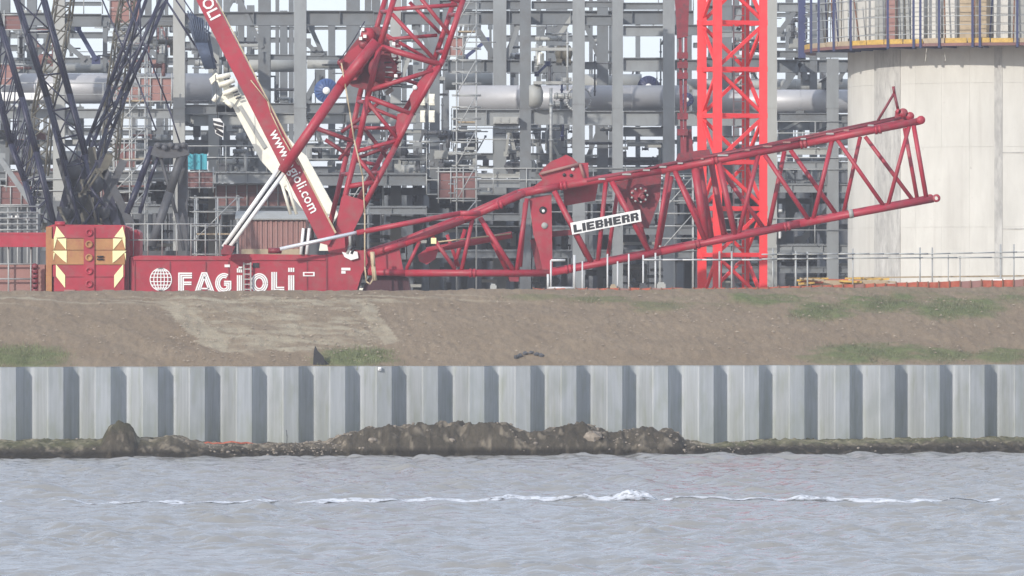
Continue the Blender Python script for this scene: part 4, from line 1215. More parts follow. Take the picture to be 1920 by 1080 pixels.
def arc_panel(a0, a1, r, z0, z1, th=.12, n=6):
    b_ = MB()
    for i in range(n + 1):
        t = a0 + (a1 - a0) * i / n
        for rr_, z in ((r, z0), (r, z1), (r - th, z0), (r - th, z1)):
            b_.v.append((TX + rr_ * math.sin(t), TY - rr_ * math.cos(t), z))
        if i:
            k = (i - 1) * 4; q_ = i * 4
            b_.face([k, q_, q_ + 1, k + 1]); b_.face([k + 1, q_ + 1, q_ + 3, k + 3]); b_.face([q_ + 2, k + 2, k + 3, q_ + 3]); b_.face([k, k + 2, q_ + 2, q_])
    b_.face([0, 1, 3, 2]); q_ = n * 4; b_.face([q_, q_ + 2, q_ + 3, q_ + 1])
    return b_
core = MB(); core.lathe((TX, TY, PLAT), (0, 0, 1), [(0, TR - .03), (18.0, TR - .03), (18.0, .001)], 96)
core.build('wall', M['concrete'], silo)
NS = 36
lifts = [PLAT, 5.55, 7.55, 10.75, 13.3, 15.3]
zlast = None
for i in range(NS):
    a0 = -math.pi + 2 * math.pi * i / NS; a1 = a0 + 2 * math.pi / NS
    if not (-1.75 < (a0 + a1) / 2 < 1.2): continue
    for j in range(len(lifts) - 1):
        if j in (0, 1, 3) and a1 < -.35: pass
        off = rnd.uniform(0, .005)
        arc_panel(a0 + .0002, a1 - .0002, TR + off, lifts[j] + .003, lifts[j + 1] - .003).build('concrete_panel', M['concrete'], silo)
def ang(px):                                # silhouette pixel to angle on the silo
    return -math.asin(max(-.999, min(.999, (1905 - px) / 315)))
arc_panel(ang(1632), ang(1676), TR + .035, PLAT, zt - .1, .03, 5).build('damp_strip', M['stain'], silo)
arc_panel(ang(1842), ang(1856), TR + .03, PLAT, zt - .1, .03, 3).build('damp_strip', M['stain'], silo)
for py in (286, 429):
    z = P(0, py, 263.3).z
    arc_panel(ang(1852), 1.2, TR + .03, z - .02, z + .02, .03, 14).build('joint', M['stain'], silo)
# platform
plat = thing("climbing_formwork_platform", (TX, TY, zt), "round climbing formwork platform with blue posts and yellow planks around the silo top", "formwork platform")
A0, A1 = -1.9, 1.3
def arc_piece(a0, a1, r0, r1, z0, z1, name, mat, n=10):
    return arc_panel(a0, a1, r1, z0, z1, r1 - r0, n).build(name, M[mat], plat)
NP = 30
for i in range(NP):
    a0 = A0 + (A1 - A0) * i / NP; a1 = A0 + (A1 - A0) * (i + 1) / NP
    arc_piece(a0 + .002, a1 - .002, TR + .1, PR - .06, zt + .06, zt + .11, 'deck_panel', 'timber', 2)
    arc_piece(a0 + .003, a1 - .003, PR - .05, PR + rnd.uniform(-.01, .01), zt + .03, zt + .20 + rnd.uniform(0, .03), 'toe_board', rnd.choice(['yellow', 'timber', 'yellow', 'timber']), 2)
arc_piece(A0, A1, PR - .16, PR + .01, zt - .09, zt + .025, 'edge_beam', 'duct', 60)
for px in [1518, 1530, 1555, 1584, 1648, 1693, 1705, 1738, 1797, 1810, 1877, 1930, 1960, 2010, 2070]:
    t = -math.asin(max(-.999, min(.999, (1905 - px) / 398)))
    p = Vector((TX + (PR + .03) * math.sin(t), TY - (PR + .03) * math.cos(t), zt))
    MB().ibeam(p + Vector((0, 0, -.16)), p + Vector((0, 0, 3.2)), .09, .12, .02, (0, 1, 0)).build('post', M['navy2'], plat)
    MB().bar((TX + TR * math.sin(t), TY - TR * math.cos(t), zt - .05), tuple(p + Vector((0, 0, -.05))), .1, .14).build('bracket', M['navy2'], plat)
p = P(1505, 40, 270)
MB().box(p.x - .18, p.x + .1, 269.6, 270.2, zt - .3, zt + 3.4).build('corner_post', M['navy2'], plat)
for k, z in enumerate([.4, .75, 1.1, 1.45, 1.8, 2.15, 2.5]):
    for i in range(40):
        t0, t1 = A0 + (A1 - A0) * i / 40, A0 + (A1 - A0) * (i + 1) / 40
        MB().tube((TX + PR * math.sin(t0), TY - PR * math.cos(t0), zt + z), (TX + PR * math.sin(t1), TY - PR * math.cos(t1), zt + z), .014 if k % 2 else .02, 5, caps=False).build('mesh_wire', M['scaf'], plat) 
# inner form panels
for i in range(34):
    a0 = A0 + (A1 - A0) * i / 34; a1 = A0 + (A1 - A0) * (i + 1) / 34
    arc_panel(a0 + .008, a1 - .008, TR + .38 + rnd.uniform(0, .25), zt + .13, zt + rnd.uniform(1.9, 3.4), .06, 2).build('formwork_panel', M[rnd.choice(['concrete', 'concrete', 'galv3', 'timber', 'concrete', 'concrete', 'salmon', 'galv3'])], plat)
for i in range(26):
    t = A0 + .1 + (A1 - A0 - .2) * i / 26 + rnd.uniform(-.03, .03)
    q_ = Vector((TX + (TR + .95) * math.sin(t), TY - (TR + .95) * math.cos(t), zt + .12))
    MB().tube(q_, q_ + Vector((rnd.uniform(-.25, .25), .2, rnd.uniform(1.6, 3.3))), .035, 6).build('form_prop', M[rnd.choice(['scaf', 'navy2', 'olive', 'rust', 'galv3'])], plat)

# ================================================================== TOWER CRANE MAST (bright red)
TC = 230.0
tcx = thing("tower_crane", tuple(P(1372, 548, TC).xy) + (PLAT,), "bright red lattice tower crane mast standing behind the lying boom", "tower crane")
tcx['w'] = tuple(tcx.location)
def tleg(px, w, Y):
    x = (px - 960) * Y / F
    b_ = MB().bar((x, Y, PLAT), (x, Y, H + (HY + 60) * Y / F), U(w, Y), U(w, Y))
    for py in (43, 130, 217, 304, 391, 478):
        z = P(0, py, Y).z
        b_.box(x - U(w, Y) * .54, x + U(w, Y) * .54, Y - U(w, Y) * .54, Y + U(w, Y) * .54, z - .09, z + .09)
    b_.build('leg', M['brightred'], tcx)
LG = {'A': (1316, 17, TC + .55), 'B': (1345, 17, TC - .6), 'C': (1398, 14, TC + 1.2), 'D': (1431, 15, TC + .05)}
for k, (px, w, Y) in LG.items(): tleg(px, w, Y)
def TP(k, py):
    px, w, Y = LG[k]
    return P(px, HY + (py - HY) * TC / Y, Y)      # same height on every leg
lv = [-44, 43, 130, 217, 304, 391, 478, 565]
for i, py in enumerate(lv):
    for a_, c_ in (('A', 'B'), ('B', 'D'), ('A', 'C'), ('C', 'D')):
        MB().bar(TP(a_, py), TP(c_, py), .13, .15).build('strut', M['brightred'], tcx)
    if i < len(lv) - 1:
        for j, (a_, c_) in enumerate((('B', 'D'), ('A', 'B'), ('C', 'A'), ('D', 'C'))):
            if (i + j) % 2: a_, c_ = c_, a_
            MB().bar(TP(a_, py + 3), TP(c_, lv[i + 1] - 3), .10, .11).build('diagonal', M['brightred'], tcx)
# cabin ladder
lad = MB()
p0, p1 = TP('B', 560), TP('D', 560)
mid = (p0 + p1) / 2 + Vector((0, .9, 0))
for dx in (-.2, .2): lad.bar((mid.x + dx, mid.y, PLAT), (mid.x + dx, mid.y, H + 12), .05, .05)
for k in range(50): lad.bar((mid.x - .2, mid.y, PLAT + .3 + k * .3), (mid.x + .2, mid.y, PLAT + .3 + k * .3), .03, .03)
lad.build('ladder', M['galv3'], tcx)

# ================================================================== WHITE MOBILE CRANE BOOM
WY = 238.0
wc = thing("white_mobile_crane", tuple(P(625, 548, WY).xy) + (PLAT,), "cream white telescopic crane boom leaning behind the long red mast", "mobile crane")
wc['w'] = tuple(wc.location)
MB().prism([(432, 192), (452, 178), (474, 184), (562, 282), (574, 292), (634, 402), (616, 430), (590, 420), (522, 338), (488, 300)], WY, .9).build('boom', M['cream'], wc)
MB().prism([(412, 190), (420, 168), (404, 150), (396, 158), (392, 148), (405, 136), (420, 150), (436, 160), (452, 176), (440, 196), (424, 192)], WY - .1, .7).build('boom_head', M['cream'], wc)
MB().prism([(446, 200), (452, 197), (500, 275), (494, 280)], WY - .06, .05).build('boom_rib', M['galv3'], wc)
for x0, y0, x1, y1 in [(404, 146, 432, 140), (410, 160, 440, 150), (418, 176, 446, 165), (424, 190, 436, 200), (408, 178, 400, 190)]:
    MB().tube(P(x0, y0, WY - .3), P(x1, y1, WY - .3), .09, 8).build('hose', M['cream'], wc)
for k in range(7):
    MB().tube(P(424 + k * 3, 152 + k * 5.5, WY - .25), P(434 + k * 3, 149 + k * 5.5, WY - .25), .035, 6).build('rung', M['dim'], wc)
MB().tube(P(606, 398, WY - .2), P(616, 440, WY - .2), .10, 8).build('hook_rod', M['white'], wc)
MB().tube(P(616, 405, WY - .2), P(618, 452, WY - .2), .07, 8).build('hook_rod', M['white'], wc)
MB().prism([(604, 415), (622, 420), (618, 445), (610, 452)], WY - .3, .3).build('boom_foot', M['cream'], wc)
for x0, x1 in ((527, 545), (537, 556)):
    MB().tube(P(x0, 340, WY), P(x1, 402, WY), .055, 8).build('support_strut', M['cream'], wc)
MB().prism([(522, 338), (534, 330), (540, 346), (528, 352)], WY - .05, .3).build('bracket', M['cream'], wc)
# rest of the machine, hidden behind the red crane
MB().box(P(600, 0, WY).x, P(740, 0, WY).x, WY - .6, WY + 2.0, PLAT + 1.0, PLAT + 1.9).build('carrier', M['cream'], wc)
MB().prism([(598, 470), (606, 425), (632, 428), (646, 470)], WY, 1.1).build('slewing_table', M['cream'], wc)
for k in range(5):
    x = P(612 + k * 28, 0, WY).x
    MB().lathe((x, WY - .9, PLAT + .55), (0, 1, 0), [(0, .001), (0, .3), (.02, .55), (.4, .55), (.42, .3), (.42, .001)], 20).build('wheel', M['black'], wc)
# hazard striped block hung left of it
hz = thing("hazard_plate", tuple(P(409, 260, 236)), "black and white striped hazard plate hanging below the blue hook block", "hazard plate")
hz['w'] = tuple(hz.location)
MB().prism([(399, 222), (412, 222), (420, 232), (418, 258), (404, 250)], 236, .12).build('plate', M['white'], hz)
for k in range(4):
    MB().prism([(400, 226 + k * 8), (400, 230 + k * 8), (418, 246 + k * 8 - 10), (418, 242 + k * 8 - 10 - 2)] if k < 2 else [(402 + (k - 2) * 3, 238 + (k - 2) * 7), (402 + (k - 2) * 3, 242 + (k - 2) * 7), (418, 254 + (k - 2) * 2), (418, 249 + (k - 2) * 2)], 236 - .03, .025).build('stripe', M['black'], hz)
MB().tube(P(408, 222, 236), P(404, 140, 236), .015, 5).build('sling', M['dim'], hz)

# ================================================================== DARK BLUE CRAWLER CRANE (left)
NY = 252.0
dk = thing("dark_blue_crane", tuple(P(150, 548, NY).xy) + (PLAT,), "dark blue lattice boom crawler crane behind the chevron counterweight", "crawler crane")
dk['w'] = tuple(dk.location)
def lattice(root, name, c1, c2, Y1, dY, w_ch, w_l, nseg, mat, xoff=0, lname='lacing', zig=0, horizontals=False):
    """two chord polylines in photo pixels on a near plane, repeated on a far plane; lacing tubes are parts of their own"""
    def pt(ch, t, far):
        n_ = len(ch) - 1
        k_ = min(n_ - 1, int(t * n_)); u_ = t * n_ - k_
        x = ch[k_][0] * (1 - u_) + ch[k_ + 1][0] * u_; y = ch[k_][1] * (1 - u_) + ch[k_ + 1][1] * u_
        Y = Y1 + (dY if far else 0)
        return P(x + (xoff if far else 0), y, Y)
    cb = MB()
    for far in (0, 1):
        for ch in (c1, c2):
            pts_ = [P(x + (xoff if far else 0), y, Y1 + far * dY) for x, y in ch]
            cb.path(pts_, U(w_ch, Y1) / 2, 12)
    boom = cb.build(name, M[mat], root)
    for far in (0, 1):
        for i in range(nseg):
            t0, t1 = i / nseg, (i + 1) / nseg
            a_, b2 = (c1, c2) if (i + far + zig) % 2 == 0 else (c2, c1)
            MB().tube(pt(a_, t0, far), pt(b2, t1, far), U(w_l, Y1) / 2, 8).build(lname, M[mat], boom)
            if horizontals:
                MB().tube(pt(c1, t0, far), pt(c2, t0, far), U(w_l, Y1) / 2, 8).build('strut', M[mat], boom)
    for ch in (c1, c2):
        for i in range(nseg):
            t0, t1 = i / nseg, (i + 1) / nseg
            MB().tube(pt(ch, t0, i % 2), pt(ch, t1, (i + 1) % 2), U(w_l, Y1) / 2 * .85, 6).build('cross_lacing', M[mat], boom)
    return boom
lattice(dk, 'boom', [(-4, -60), (29, 0), (86, 182), (118, 300), (150, 420)], [(58, -60), (80, 0), (128, 176), (158, 290), (185, 420)], NY, 1.6, 8, 3.0, 9, 'navy', 5, horizontals=True)
lattice(dk, 'mast', [(-30, -60), (0, 50), (39, 182), (66, 285), (99, 418)], [(-60, 40), (-20, 120), (19, 270), (45, 340), (70, 425)], NY - 3, 1.3, 8, 2.6, 12, 'navy', 4, horizontals=True)
lattice(dk, 'jib', [(140, -60), (128, 40), (96, 200), (84, 330)], [(112, -60), (92, 60), (60, 210), (50, 330)], NY + 6, 1.2, 4, 2.6, 16, 'olive', 6)
lattice(dk, 'jib', [(236, -60), (214, 60), (196, 200), (190, 300)], [(262, -60), (244, 60), (226, 200), (216, 300)], NY + 6, 1.2, 4, 2.6, 16, 'olive', 6)
lattice(dk, 'back_mast', [(272, -60), (262, 0), (205, 160), (170, 250), (138, 330)], [(322, -60), (300, 0), (228, 170), (200, 240), (170, 330)], NY + 3, 1.5, 7, 3.5, 8, 'navy', 12)
for pts_, w in [(([180, -30], [192, 0], [259, 155], [293, 245]), 3), (([228, -30], [238, 0], [314, 195], [338, 270]), 3), (([300, -20], [311, 0], [366, 85], [402, 130]), 4), (([322, -20], [330, 0], [372, 60], [406, 118]), 3),
                (([345, 0], [384, 60], [406, 130]), 2.5), (([64, 270], [91, 377], [104, 430]), 7), (([100, 240], [124, 330], [150, 420]), 6)]:
    MB().path([P(x, y, NY - .5) for x, y in pts_], U(w, NY) / 2, 8).build('pendant', M['navy'], dk)
# rope block
b = MB()
for k in range(9):
    b.path([P(352 + k * 5, 20 + k * 3, NY - 6), P(368 + k * 2.5, 80, NY - 6), P(384 + k * 2, 128, NY - 6)], .03, 5)
b.prism([(352, 44), (366, 30), (380, 34), (386, 70), (380, 96), (366, 84)], NY - 5.8, .2)
b.prism([(392, 60), (398, 90), (404, 128), (384, 130), (380, 112), (388, 96)], NY - 5.8, .2)
b.bar(P(370, 84, NY - 5.7), P(396, 100, NY - 5.7), .12, .1)
b.bar(P(366, 40, NY - 5.9), P(396, 64, NY - 5.9), .07, .07)
solo(b, "rope_hook_block", M['slate'], "dark blue hook block hanging on ropes left of the long red mast", "hook block")
for pts_, w, mt in [(((286, 275), (262, 340), (238, 400)), 12, 'navy'), (((300, 285), (278, 345), (262, 400)), 7, 'navy'), (((346, 275), (318, 360), (284, 462)), 17, 'dim'), (((300, 290), (330, 400), (345, 470)), 7, 'dim')]:
    MB().path([P(x, y, NY - 2) for x, y in pts_], U(w, NY) / 2, 10).build('frame_leg', M[mt], dk)
MB().pbox(333, 351, 272, 545, NY - 1.4, .6).build('gantry_post', M['dim'], dk)
MB().prism([(282, 290), (290, 268), (350, 268), (354, 290), (330, 296), (300, 296)], NY - 2.2, .8).build('gantry_head', M['dim'], dk)
for k in range(5):
    MB().lathe(P(296 + k * 12, 272 + (k % 2) * 4, NY - 2.4), (0, 1, 0), [(0, .001), (0, .08), (.04, .11), (.12, .11), (.16, .08), (.16, .001)], 16).build('sheave', M['dim'], dk)
# dark machinery pile at the boom feet
for x0, y0, x1, y1, w, mt in [(112, 296, 152, 430, 8, 'dim'), (206, 290, 148, 430, 9, 'olive'), (172, 276, 186, 430, 10, 'olive'), (196, 320, 248, 425, 9, 'dim'), (140, 300, 205, 430, 7, 'navy'), (232, 300, 176, 425, 6, 'dim'), (128, 350, 108, 430, 6, 'navy'), (160, 300, 130, 430, 5, 'dim'), (186, 300, 222, 430, 5, 'navy')]:
    MB().bar(P(x0, y0, NY + .6), P(x1, y1, NY + .6), U(w, NY), .3).build('frame_strut', M[mt], dk)
MB().prism([(118, 330), (206, 322), (210, 346), (122, 352)], NY + 1, .8).build('winch_frame', M['dim'], dk)
MB().prism([(112, 384), (222, 380), (236, 430), (100, 430)], NY + 1, .8).build('winch_frame', M['dim'], dk)
for x, y, r_ in [(140, 320, 16), (178, 345, 18), (150, 375, 15), (196, 398, 13), (125, 400, 12)]:
    MB().lathe(P(x, y, NY + .9), (0, -1, 0), [(0, .001), (0, U(r_, NY)), (.1, U(r_, NY)), (.1, U(r_, NY) * .7), (.6, U(r_, NY) * .7), (.6, U(r_, NY)), (.7, U(r_, NY)), (.7, .001)], 20).build('winch_drum', M['dim'], dk)
for k in range(10):
    x, y = rnd.uniform(110, 215), rnd.uniform(280, 415)
    brace(dk, x, y, x + rnd.uniform(-30, 30), y + rnd.uniform(20, 50), 5, NY - .3, rnd.choice(['navy', 'olive', 'dim']), 'frame_strut', True)
MB().pbox(60, 350, 470, 545, NY - 1, 4).build('superstructure', M['dim'], dk)
x0, x1 = P(40, 0, NY).x, P(330, 0, NY).x
for yy in (NY - 3.4, NY + 3.0):
    MB().box(x0 + .5, x1 - .5, yy, yy + 1.0, PLAT, PLAT + 1.15).lathe((x0 + .5, yy, PLAT + .575), (0, 1, 0), [(0, .001), (0, .575), (1, .575), (1, .001)], 20).lathe((x1 - .5, yy, PLAT + .575), (0, 1, 0), [(0, .001), (0, .575), (1, .575), (1, .001)], 20).build('crawler_track', M['black'], dk)

# ================================================================== RED CRAWLER CRANE
RY = 221.0
rc = thing("red_crawler_crane", tuple(P(470, 548, RY).xy) + (PLAT,), "big red crawler crane with white striped name, crossed masts and long lowered lattice boom", "crawler crane")
rc['w'] = tuple(rc.location)
body = MB().prism([(245, 545 + 28), (245, 482), (262, 479), (420, 480), (440, 476), (612, 478), (640, 466), (686, 470), (690, 492), (678, 514), (669, 545), (669, 560), (640, 573)], RY, 2.9).build('body', M['red'], rc)
MB().prism([(250, 484), (610, 484), (610, 488), (250, 488)], RY - .05, .047).build('deck_edge', M['red'], body)
MB().prism([(611, 476), (614, 476), (614, 560), (611, 560)], RY - .03, .027).build('panel_seam', M['darkred'], body)
for x in (252, 318, 385, 428, 575):
    MB().prism([(x, 490), (x + 2, 490), (x + 2, 560), (x, 560)], RY - .025, .022).build('panel_seam', M['darkred'], body)
for x0, x1, y0, y1 in [(568, 590, 510, 518), (421, 431, 496, 501), (640, 657, 502, 507), (640, 648, 508, 513), (624, 632, 467, 471), (447, 454, 500, 505)]:
    MB().pbox(x0, x1, y0, y1, RY - .03, .025).build('sticker', M['white'], body)
MB().pbox(571, 587, 512, 516, RY - .035, .004).build('sticker_print', M['red'], body)
MB().pbox(474, 486, 493, 502, RY - .03, .025).build('vent', M['black'], body)
# undercarriage
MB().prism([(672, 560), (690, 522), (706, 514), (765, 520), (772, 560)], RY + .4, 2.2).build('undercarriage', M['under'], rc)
MB().pbox(360, 700, 560, 600, RY + .3, 2.2).build('turntable', M['darkred'], rc)
for yy in (RY - 1.6, RY + 3.1):
    x0, x1 = P(330, 0, RY).x, P(770, 0, RY).x
    MB().box(x0 + .6, x1 - .6, yy, yy + 1.2, PLAT, PLAT + 1.2).lathe((x0 + .6, yy, PLAT + .6), (0, 1, 0), [(0, .001), (0, .6), (1.2, .6), (1.2, .001)], 24).lathe((x1 - .6, yy, PLAT + .6), (0, 1, 0), [(0, .001), (0, .6), (1.2, .6), (1.2, .001)], 24).build('crawler_track', M['black'], rc)

# striped company lettering
def offset_path(path, off):
    out = []
    n_ = len(path)
    for i in range(n_):
        x, y = path[i]
        if i == 0: dx, dy = path[1][0] - x, path[1][1] - y
        elif i == n_ - 1: dx, dy = x - path[i - 1][0], y - path[i - 1][1]
        else:
            a_ = Vector((x - path[i - 1][0], y - path[i - 1][1])).normalized(); c_ = Vector((path[i + 1][0] - x, path[i + 1][1] - y)).normalized()
            t = (a_ + c_).normalized(); k_ = max(.4, t.dot(a_))
            out.append((x - t.y * off / k_, y + t.x * off / k_)); continue
        l_ = math.hypot(dx, dy) or 1
        out.append((x - dy / l_ * off, y + dx / l_ * off))
    return out
def stroke(b_, path, w, Y, d=.02):
    l_, r_ = offset_path(path, -w / 2), offset_path(path, w / 2)
    for i in range(len(path) - 1):
        b_.prism([l_[i], l_[i + 1], r_[i + 1], r_[i]], Y, d)
def striped(name, paths, offs, w, root, Y):
    b_ = MB(); w = w + .55
    for p_ in paths:
        for o_ in offs: stroke(b_, offset_path(p_, o_), w, Y)
    return b_.build(name, M['white'], root)
def arcp(cx, cy, rx, ry, a0, a1, n_=16):
    return [(cx + rx * math.cos(rad(a0 + (a1 - a0) * i / n_)), cy + ry * math.sin(rad(a0 + (a1 - a0) * i / n_))) for i in range(n_ + 1)]
LY = RY - .03
tri, dbl = (-4.0, 0, 4.0), (-2.2, 2.2)
striped('letter_f', [[(339.5, 549), (339.5, 516.5), (360, 516.5)], ], tri, 2.3, body, LY)
striped('letter_f', [[(345, 531), (359, 531)]], (-1.8, 2.0), 2.1, body, LY)
striped('letter_a', [[(369, 549), (381, 515), (385, 515), (398, 549)]], (-3.2, 0.4, 3.8), 2.2, body, LY)
striped('letter_a', [[(376, 541), (392, 541)]], (0,), 2.2, body, LY)
striped('letter_g', [arcp(420, 531, 12, 14.5, -60, -300, 18) + [(429, 540), (429, 531), (420, 531)]], (-3.4, 0, 3.4), 2.0, body, LY)
striped('letter_i', [[(449, 549), (449, 516)]], (-3.6, 0, 3.6), 2.2, body, LY)
striped('letter_i', [[(449, 511), (449, 503)]], (-3.6, 0, 3.6), 2.2, body, LY)
striped('letter_o', [arcp(486, 531, 11.5, 14, 0, 360, 28)], (-3.6, 0, 3.6), 2.1, body, LY)
striped('letter_l', [[(514, 510), (514, 543), (533, 543)]], tri, 2.2, body, LY)
striped('letter_i', [[(546, 547), (546, 516)]], (-4.2, 0, 4.2), 2.4, body, LY)
striped('letter_i', [[(546, 510), (546, 502)]], (-4.2, 0, 4.2), 2.4, body, LY)
# globe emblem
b = MB()
for w_ in (1.0, .66, .33, -.33, -.66, -1.0, .0):
    stroke(b, arcp(301.5, 524, 20 * abs(w_) if w_ else .1, 21, -90 if w_ >= 0 else 90, 90 if w_ >= 0 else 270, 16), 1.7, LY)
for y_ in (-16, -10.5, -4, 4, 10.5, 16):
    h_ = 20 * math.sqrt(1 - (y_ / 21) ** 2)
    stroke(b, [(301.5 - h_, 524 + y_), (301.5 + h_, 524 + y_)], 1.6, LY - .004)
b.build('globe_emblem', M['white'], body)
# ladder
b = MB()
for x in (457, 470): b.bar(P(x, 553, RY - .16), P(x, 492, RY - .16), .05, .05)
for k in range(6): b.bar(P(457, 495 + k * 9.5, RY - .16), P(470, 495 + k * 9.5, RY - .16), .04, .04)
b.build('ladder', M['galv3'], rc)
# deck handrail
b = MB()
for x in range(250, 420, 27): b.tube(P(x, 480, RY + .3), P(x, 420, RY + .3), .022, 6)
for y in (420, 450): b.tube(P(236, y, RY + .3), P(412, y, RY + .3), .022, 6)
b.build('handrail', M['scaf'], rc)
MB().prism([(236, 480), (238, 438), (256, 430), (262, 436), (262, 482)], RY + .5, 1.8).build('rear_bracket', M['red'], rc)
for x0, y0, x1, y1 in [(415, 473, 433, 473), (503, 470, 528, 470), (620, 472, 640, 464)]:
    MB().tube(P(x0, y0, RY + .2), P(x1, y1, RY + .2), .10, 8).build('hinge_lug', M['darkred'], rc)

# counterweight stack
cw = MB().prism([(88, 425), (100, 421), (232, 422), (244, 428), (244, 570), (88, 570)], RY + .35, 2.4).build('counterweight_carrier', M['red'], rc)
for y0, y1, mt, x0, x1 in [(424, 446.5, 'red', 99, 234), (447.5, 468.5, 'orange', 96, 234), (469.5, 496, 'orange', 97, 234), (497, 519, 'red', 99, 234), (520, 546, 'red', 101, 233), (547, 572, 'red', 101, 233)]:
    MB().pbox(x0, x1, y0, y1, RY - .35, .69).build('counterweight_slab', M[mt], rc)
MB().pbox(157, 177, 426, 545, RY - .42, .065).build('guide_channel', M['red'], rc)
for y in (436, 458, 483, 508, 532):
    MB().lathe(P(167, y, RY - .43), (0, -1, 0), [(0, U(7, RY)), (.05, U(7, RY)), (.05, U(4, RY)), (.02, U(4, RY)), (.02, .001)], 16).build('lifting_eye', M['orange' if 447 < y < 497 else 'red'], rc)
CY = RY - .38
for poly in [[(106, 424), (122, 444.5), (101, 446)], [(101, 446), (107, 446.5), (101, 468)], [(107, 447.5), (124, 447), (124, 468.5)], [(99, 470), (125, 470), (125, 493), (118, 488)], [(100, 474), (103, 474), (100, 489)],
             [(105, 495.5), (122, 516), (122, 540), (105, 518)]]:
    MB().prism(poly, CY, .028).build('chevron', M['chevron'], rc)
    MB().prism([(336 - x, y) for x, y in poly][::-1], CY, .028).build('chevron', M['chevron'], rc)
MB().tube(P(168 + 14, 481, RY - .40), P(168 + 26, 481, RY - .40), .03, 6).build('handle', M['black'], rc)
MB().tube(P(168 + 14, 486, RY - .40), P(168 + 26, 486, RY - .40), .03, 6).build('handle', M['black'], rc)
MB().pbox(86, 97, 425, 570, RY - .1, .44).build('frame_post', M['orange'], rc)
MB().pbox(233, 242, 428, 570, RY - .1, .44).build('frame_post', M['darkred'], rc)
MB().pbox(-60, 86, 440, 463, RY + .4, 1.2).build('frame_beam', M['red'], rc)
MB().pbox(-60, 86, 436, 440, RY + .38, 1.3).build('frame_beam_cap', M['red'], rc)
MB().pbox(-60, 84, 496, 575, RY + .9, 1.2).build('lower_housing', M['salmon'], rc)
b = MB()
for x in (-40, 16, 58): b.tube(P(x, 575, RY + .6), P(x, 463, RY + .6), .03, 6)
for y in (495, 523): b.tube(P(-60, y, RY + .6), P(62, y, RY + .6), .03, 6)
b.build('handrail', M['scaf'], rc)
for k in range(6):
    MB().lathe(P(66, 500 + k * 9, RY + .5), (0, -1, 0), [(0, .001), (0, .11), (.12, .11), (.12, .001)], 12).build('hose_reel', M['darkred'], rc)
MB().tube(P(103, 420, RY), P(122, 420, RY), .09, 8).build('hinge_lug', M['red'], rc)
for x in (130, 202):
    MB().pbox(x - 10, x + 10, 543, 552, RY - .6, .24).build('foot_pad', M['salmon'], rc)

# long red mast with web address
b = MB()
bl = [(345, -46), (380, -46), (404, 0), (627, 438), (618, 452), (598, 452), (368, 0)]
b.prism([(342, -50), (378, -50), (403, 0), (628, 438), (616, 460), (600, 456), (368, 0)], RY - .25, .75)
mast = b.build('box_mast', M['red'], rc)
MB().prism([(405, 0), (407, 0), (631, 436), (628, 438)], RY - .27, .05).build('hose_line', M['rope'], mast)
MB().path([P(390, 60, RY - .35), P(430, 62 + 20, RY - .35), P(470, 150, RY - .35), P(502, 190, RY - .35), P(508, 212, RY - .35), P(530, 258, RY - .35), P(560, 310, RY - .35)][2:], .02, 5).build('cable', M['rope'], mast)
def text_mesh(name, s_, size, p, ang_, mat, parent, bold=.0, sx=1.0, Yf=0, extr=.01):
    cu = bpy.data.curves.new(name, 'FONT')
    cu.body = s_; cu.size = size; cu.extrude = extr; cu.offset = bold; cu.resolution_u = 2
    cu.space_character = 1.02
    t = bpy.data.objects.new(name, cu)
    COL.objects.link(t)
    me_ = bpy.data.meshes.new_from_object(t)
    bpy.data.objects.remove(t)
    mtx = Matrix.Translation(p) @ Matrix.Rotation(-ang_, 4, 'Y') @ Matrix.Rotation(rad(90), 4, 'X') @ Matrix.Diagonal((sx, 1, 1, 1))
    me_.transform(Matrix.Translation(-Vector(parent['w'] if 'w' in parent else parent.location)) @ mtx)
    me_.materials.clear(); me_.materials.append(mat)
    ob = bpy.data.objects.new(name, me_); COL.objects.link(ob); ob.parent = parent
    return ob
sl = -math.atan2(438, 225)
text_mesh('web_address', "www.fagioli.com", U(28, RY), P(505, 249, RY - .27), sl, M['white'], mast, .006, .90)
text_mesh('company_name', "FAGIOLI", U(30, RY), P(349, -52, RY - .27), sl, M['white'], mast, .010, .92)

# thick strut crossing in front with silver rods
mb = MB().tube(P(528, 322, RY - .75), P(639, 161, RY - .55), U(19, RY) / 2, 16)
mb.tube(P(639, 161, RY - .55), P(706, 78, RY - .4), U(21, RY) / 2, 16)
mb.build('back_strut', M['red'], rc)
for dx, dy in ((-5.5, -3.5), (5.5, 3.5)):
    MB().tube(P(424 + dx, 464 + dy * .3, RY - .75), P(529 + dx * .9, 318 + dy, RY - .75), U(7.5, RY) / 2, 12).build('silver_rod', M['white'], rc)
MB().tube(P(425, 464, RY - .6), P(530, 318, RY - .6), U(4, RY) / 2, 8).build('rod_gap', M['black'], rc)  # black tube painted in as the dark gap between the two rods
MB().prism([(414, 476), (420, 458), (440, 462), (434, 478)], RY - .9, .5).build('hinge_bracket', M['darkred'], rc)
for x0, x1 in ((563, 568), (574, 579)):
    MB().tube(P(x0 + 1, 477, RY - .1), P(x1 + 1, 428, RY - .1), U(6, RY) / 2, 10).build('short_rod', M['white'], rc)
MB().tube(P(569, 477, RY), P(573, 428, RY), U(5, RY) / 2, 8).build('short_rod', M['black'], rc)
# silver rod to the lower boom and its tie tube
MB().tube(P(525, 467, RY - .9), P(669, 436, RY - .9), U(7, RY) / 2, 12).build('silver_rod', M['chrome'], rc)
MB().tube(P(669, 436.5, RY - .9), P(862, 400, RY - .6), U(10, RY) / 2, 12).tube(P(862, 400, RY - .6), P(900, 400, RY - .4), U(10, RY) / 2, 12).build('tie_tube', M['red'], rc)

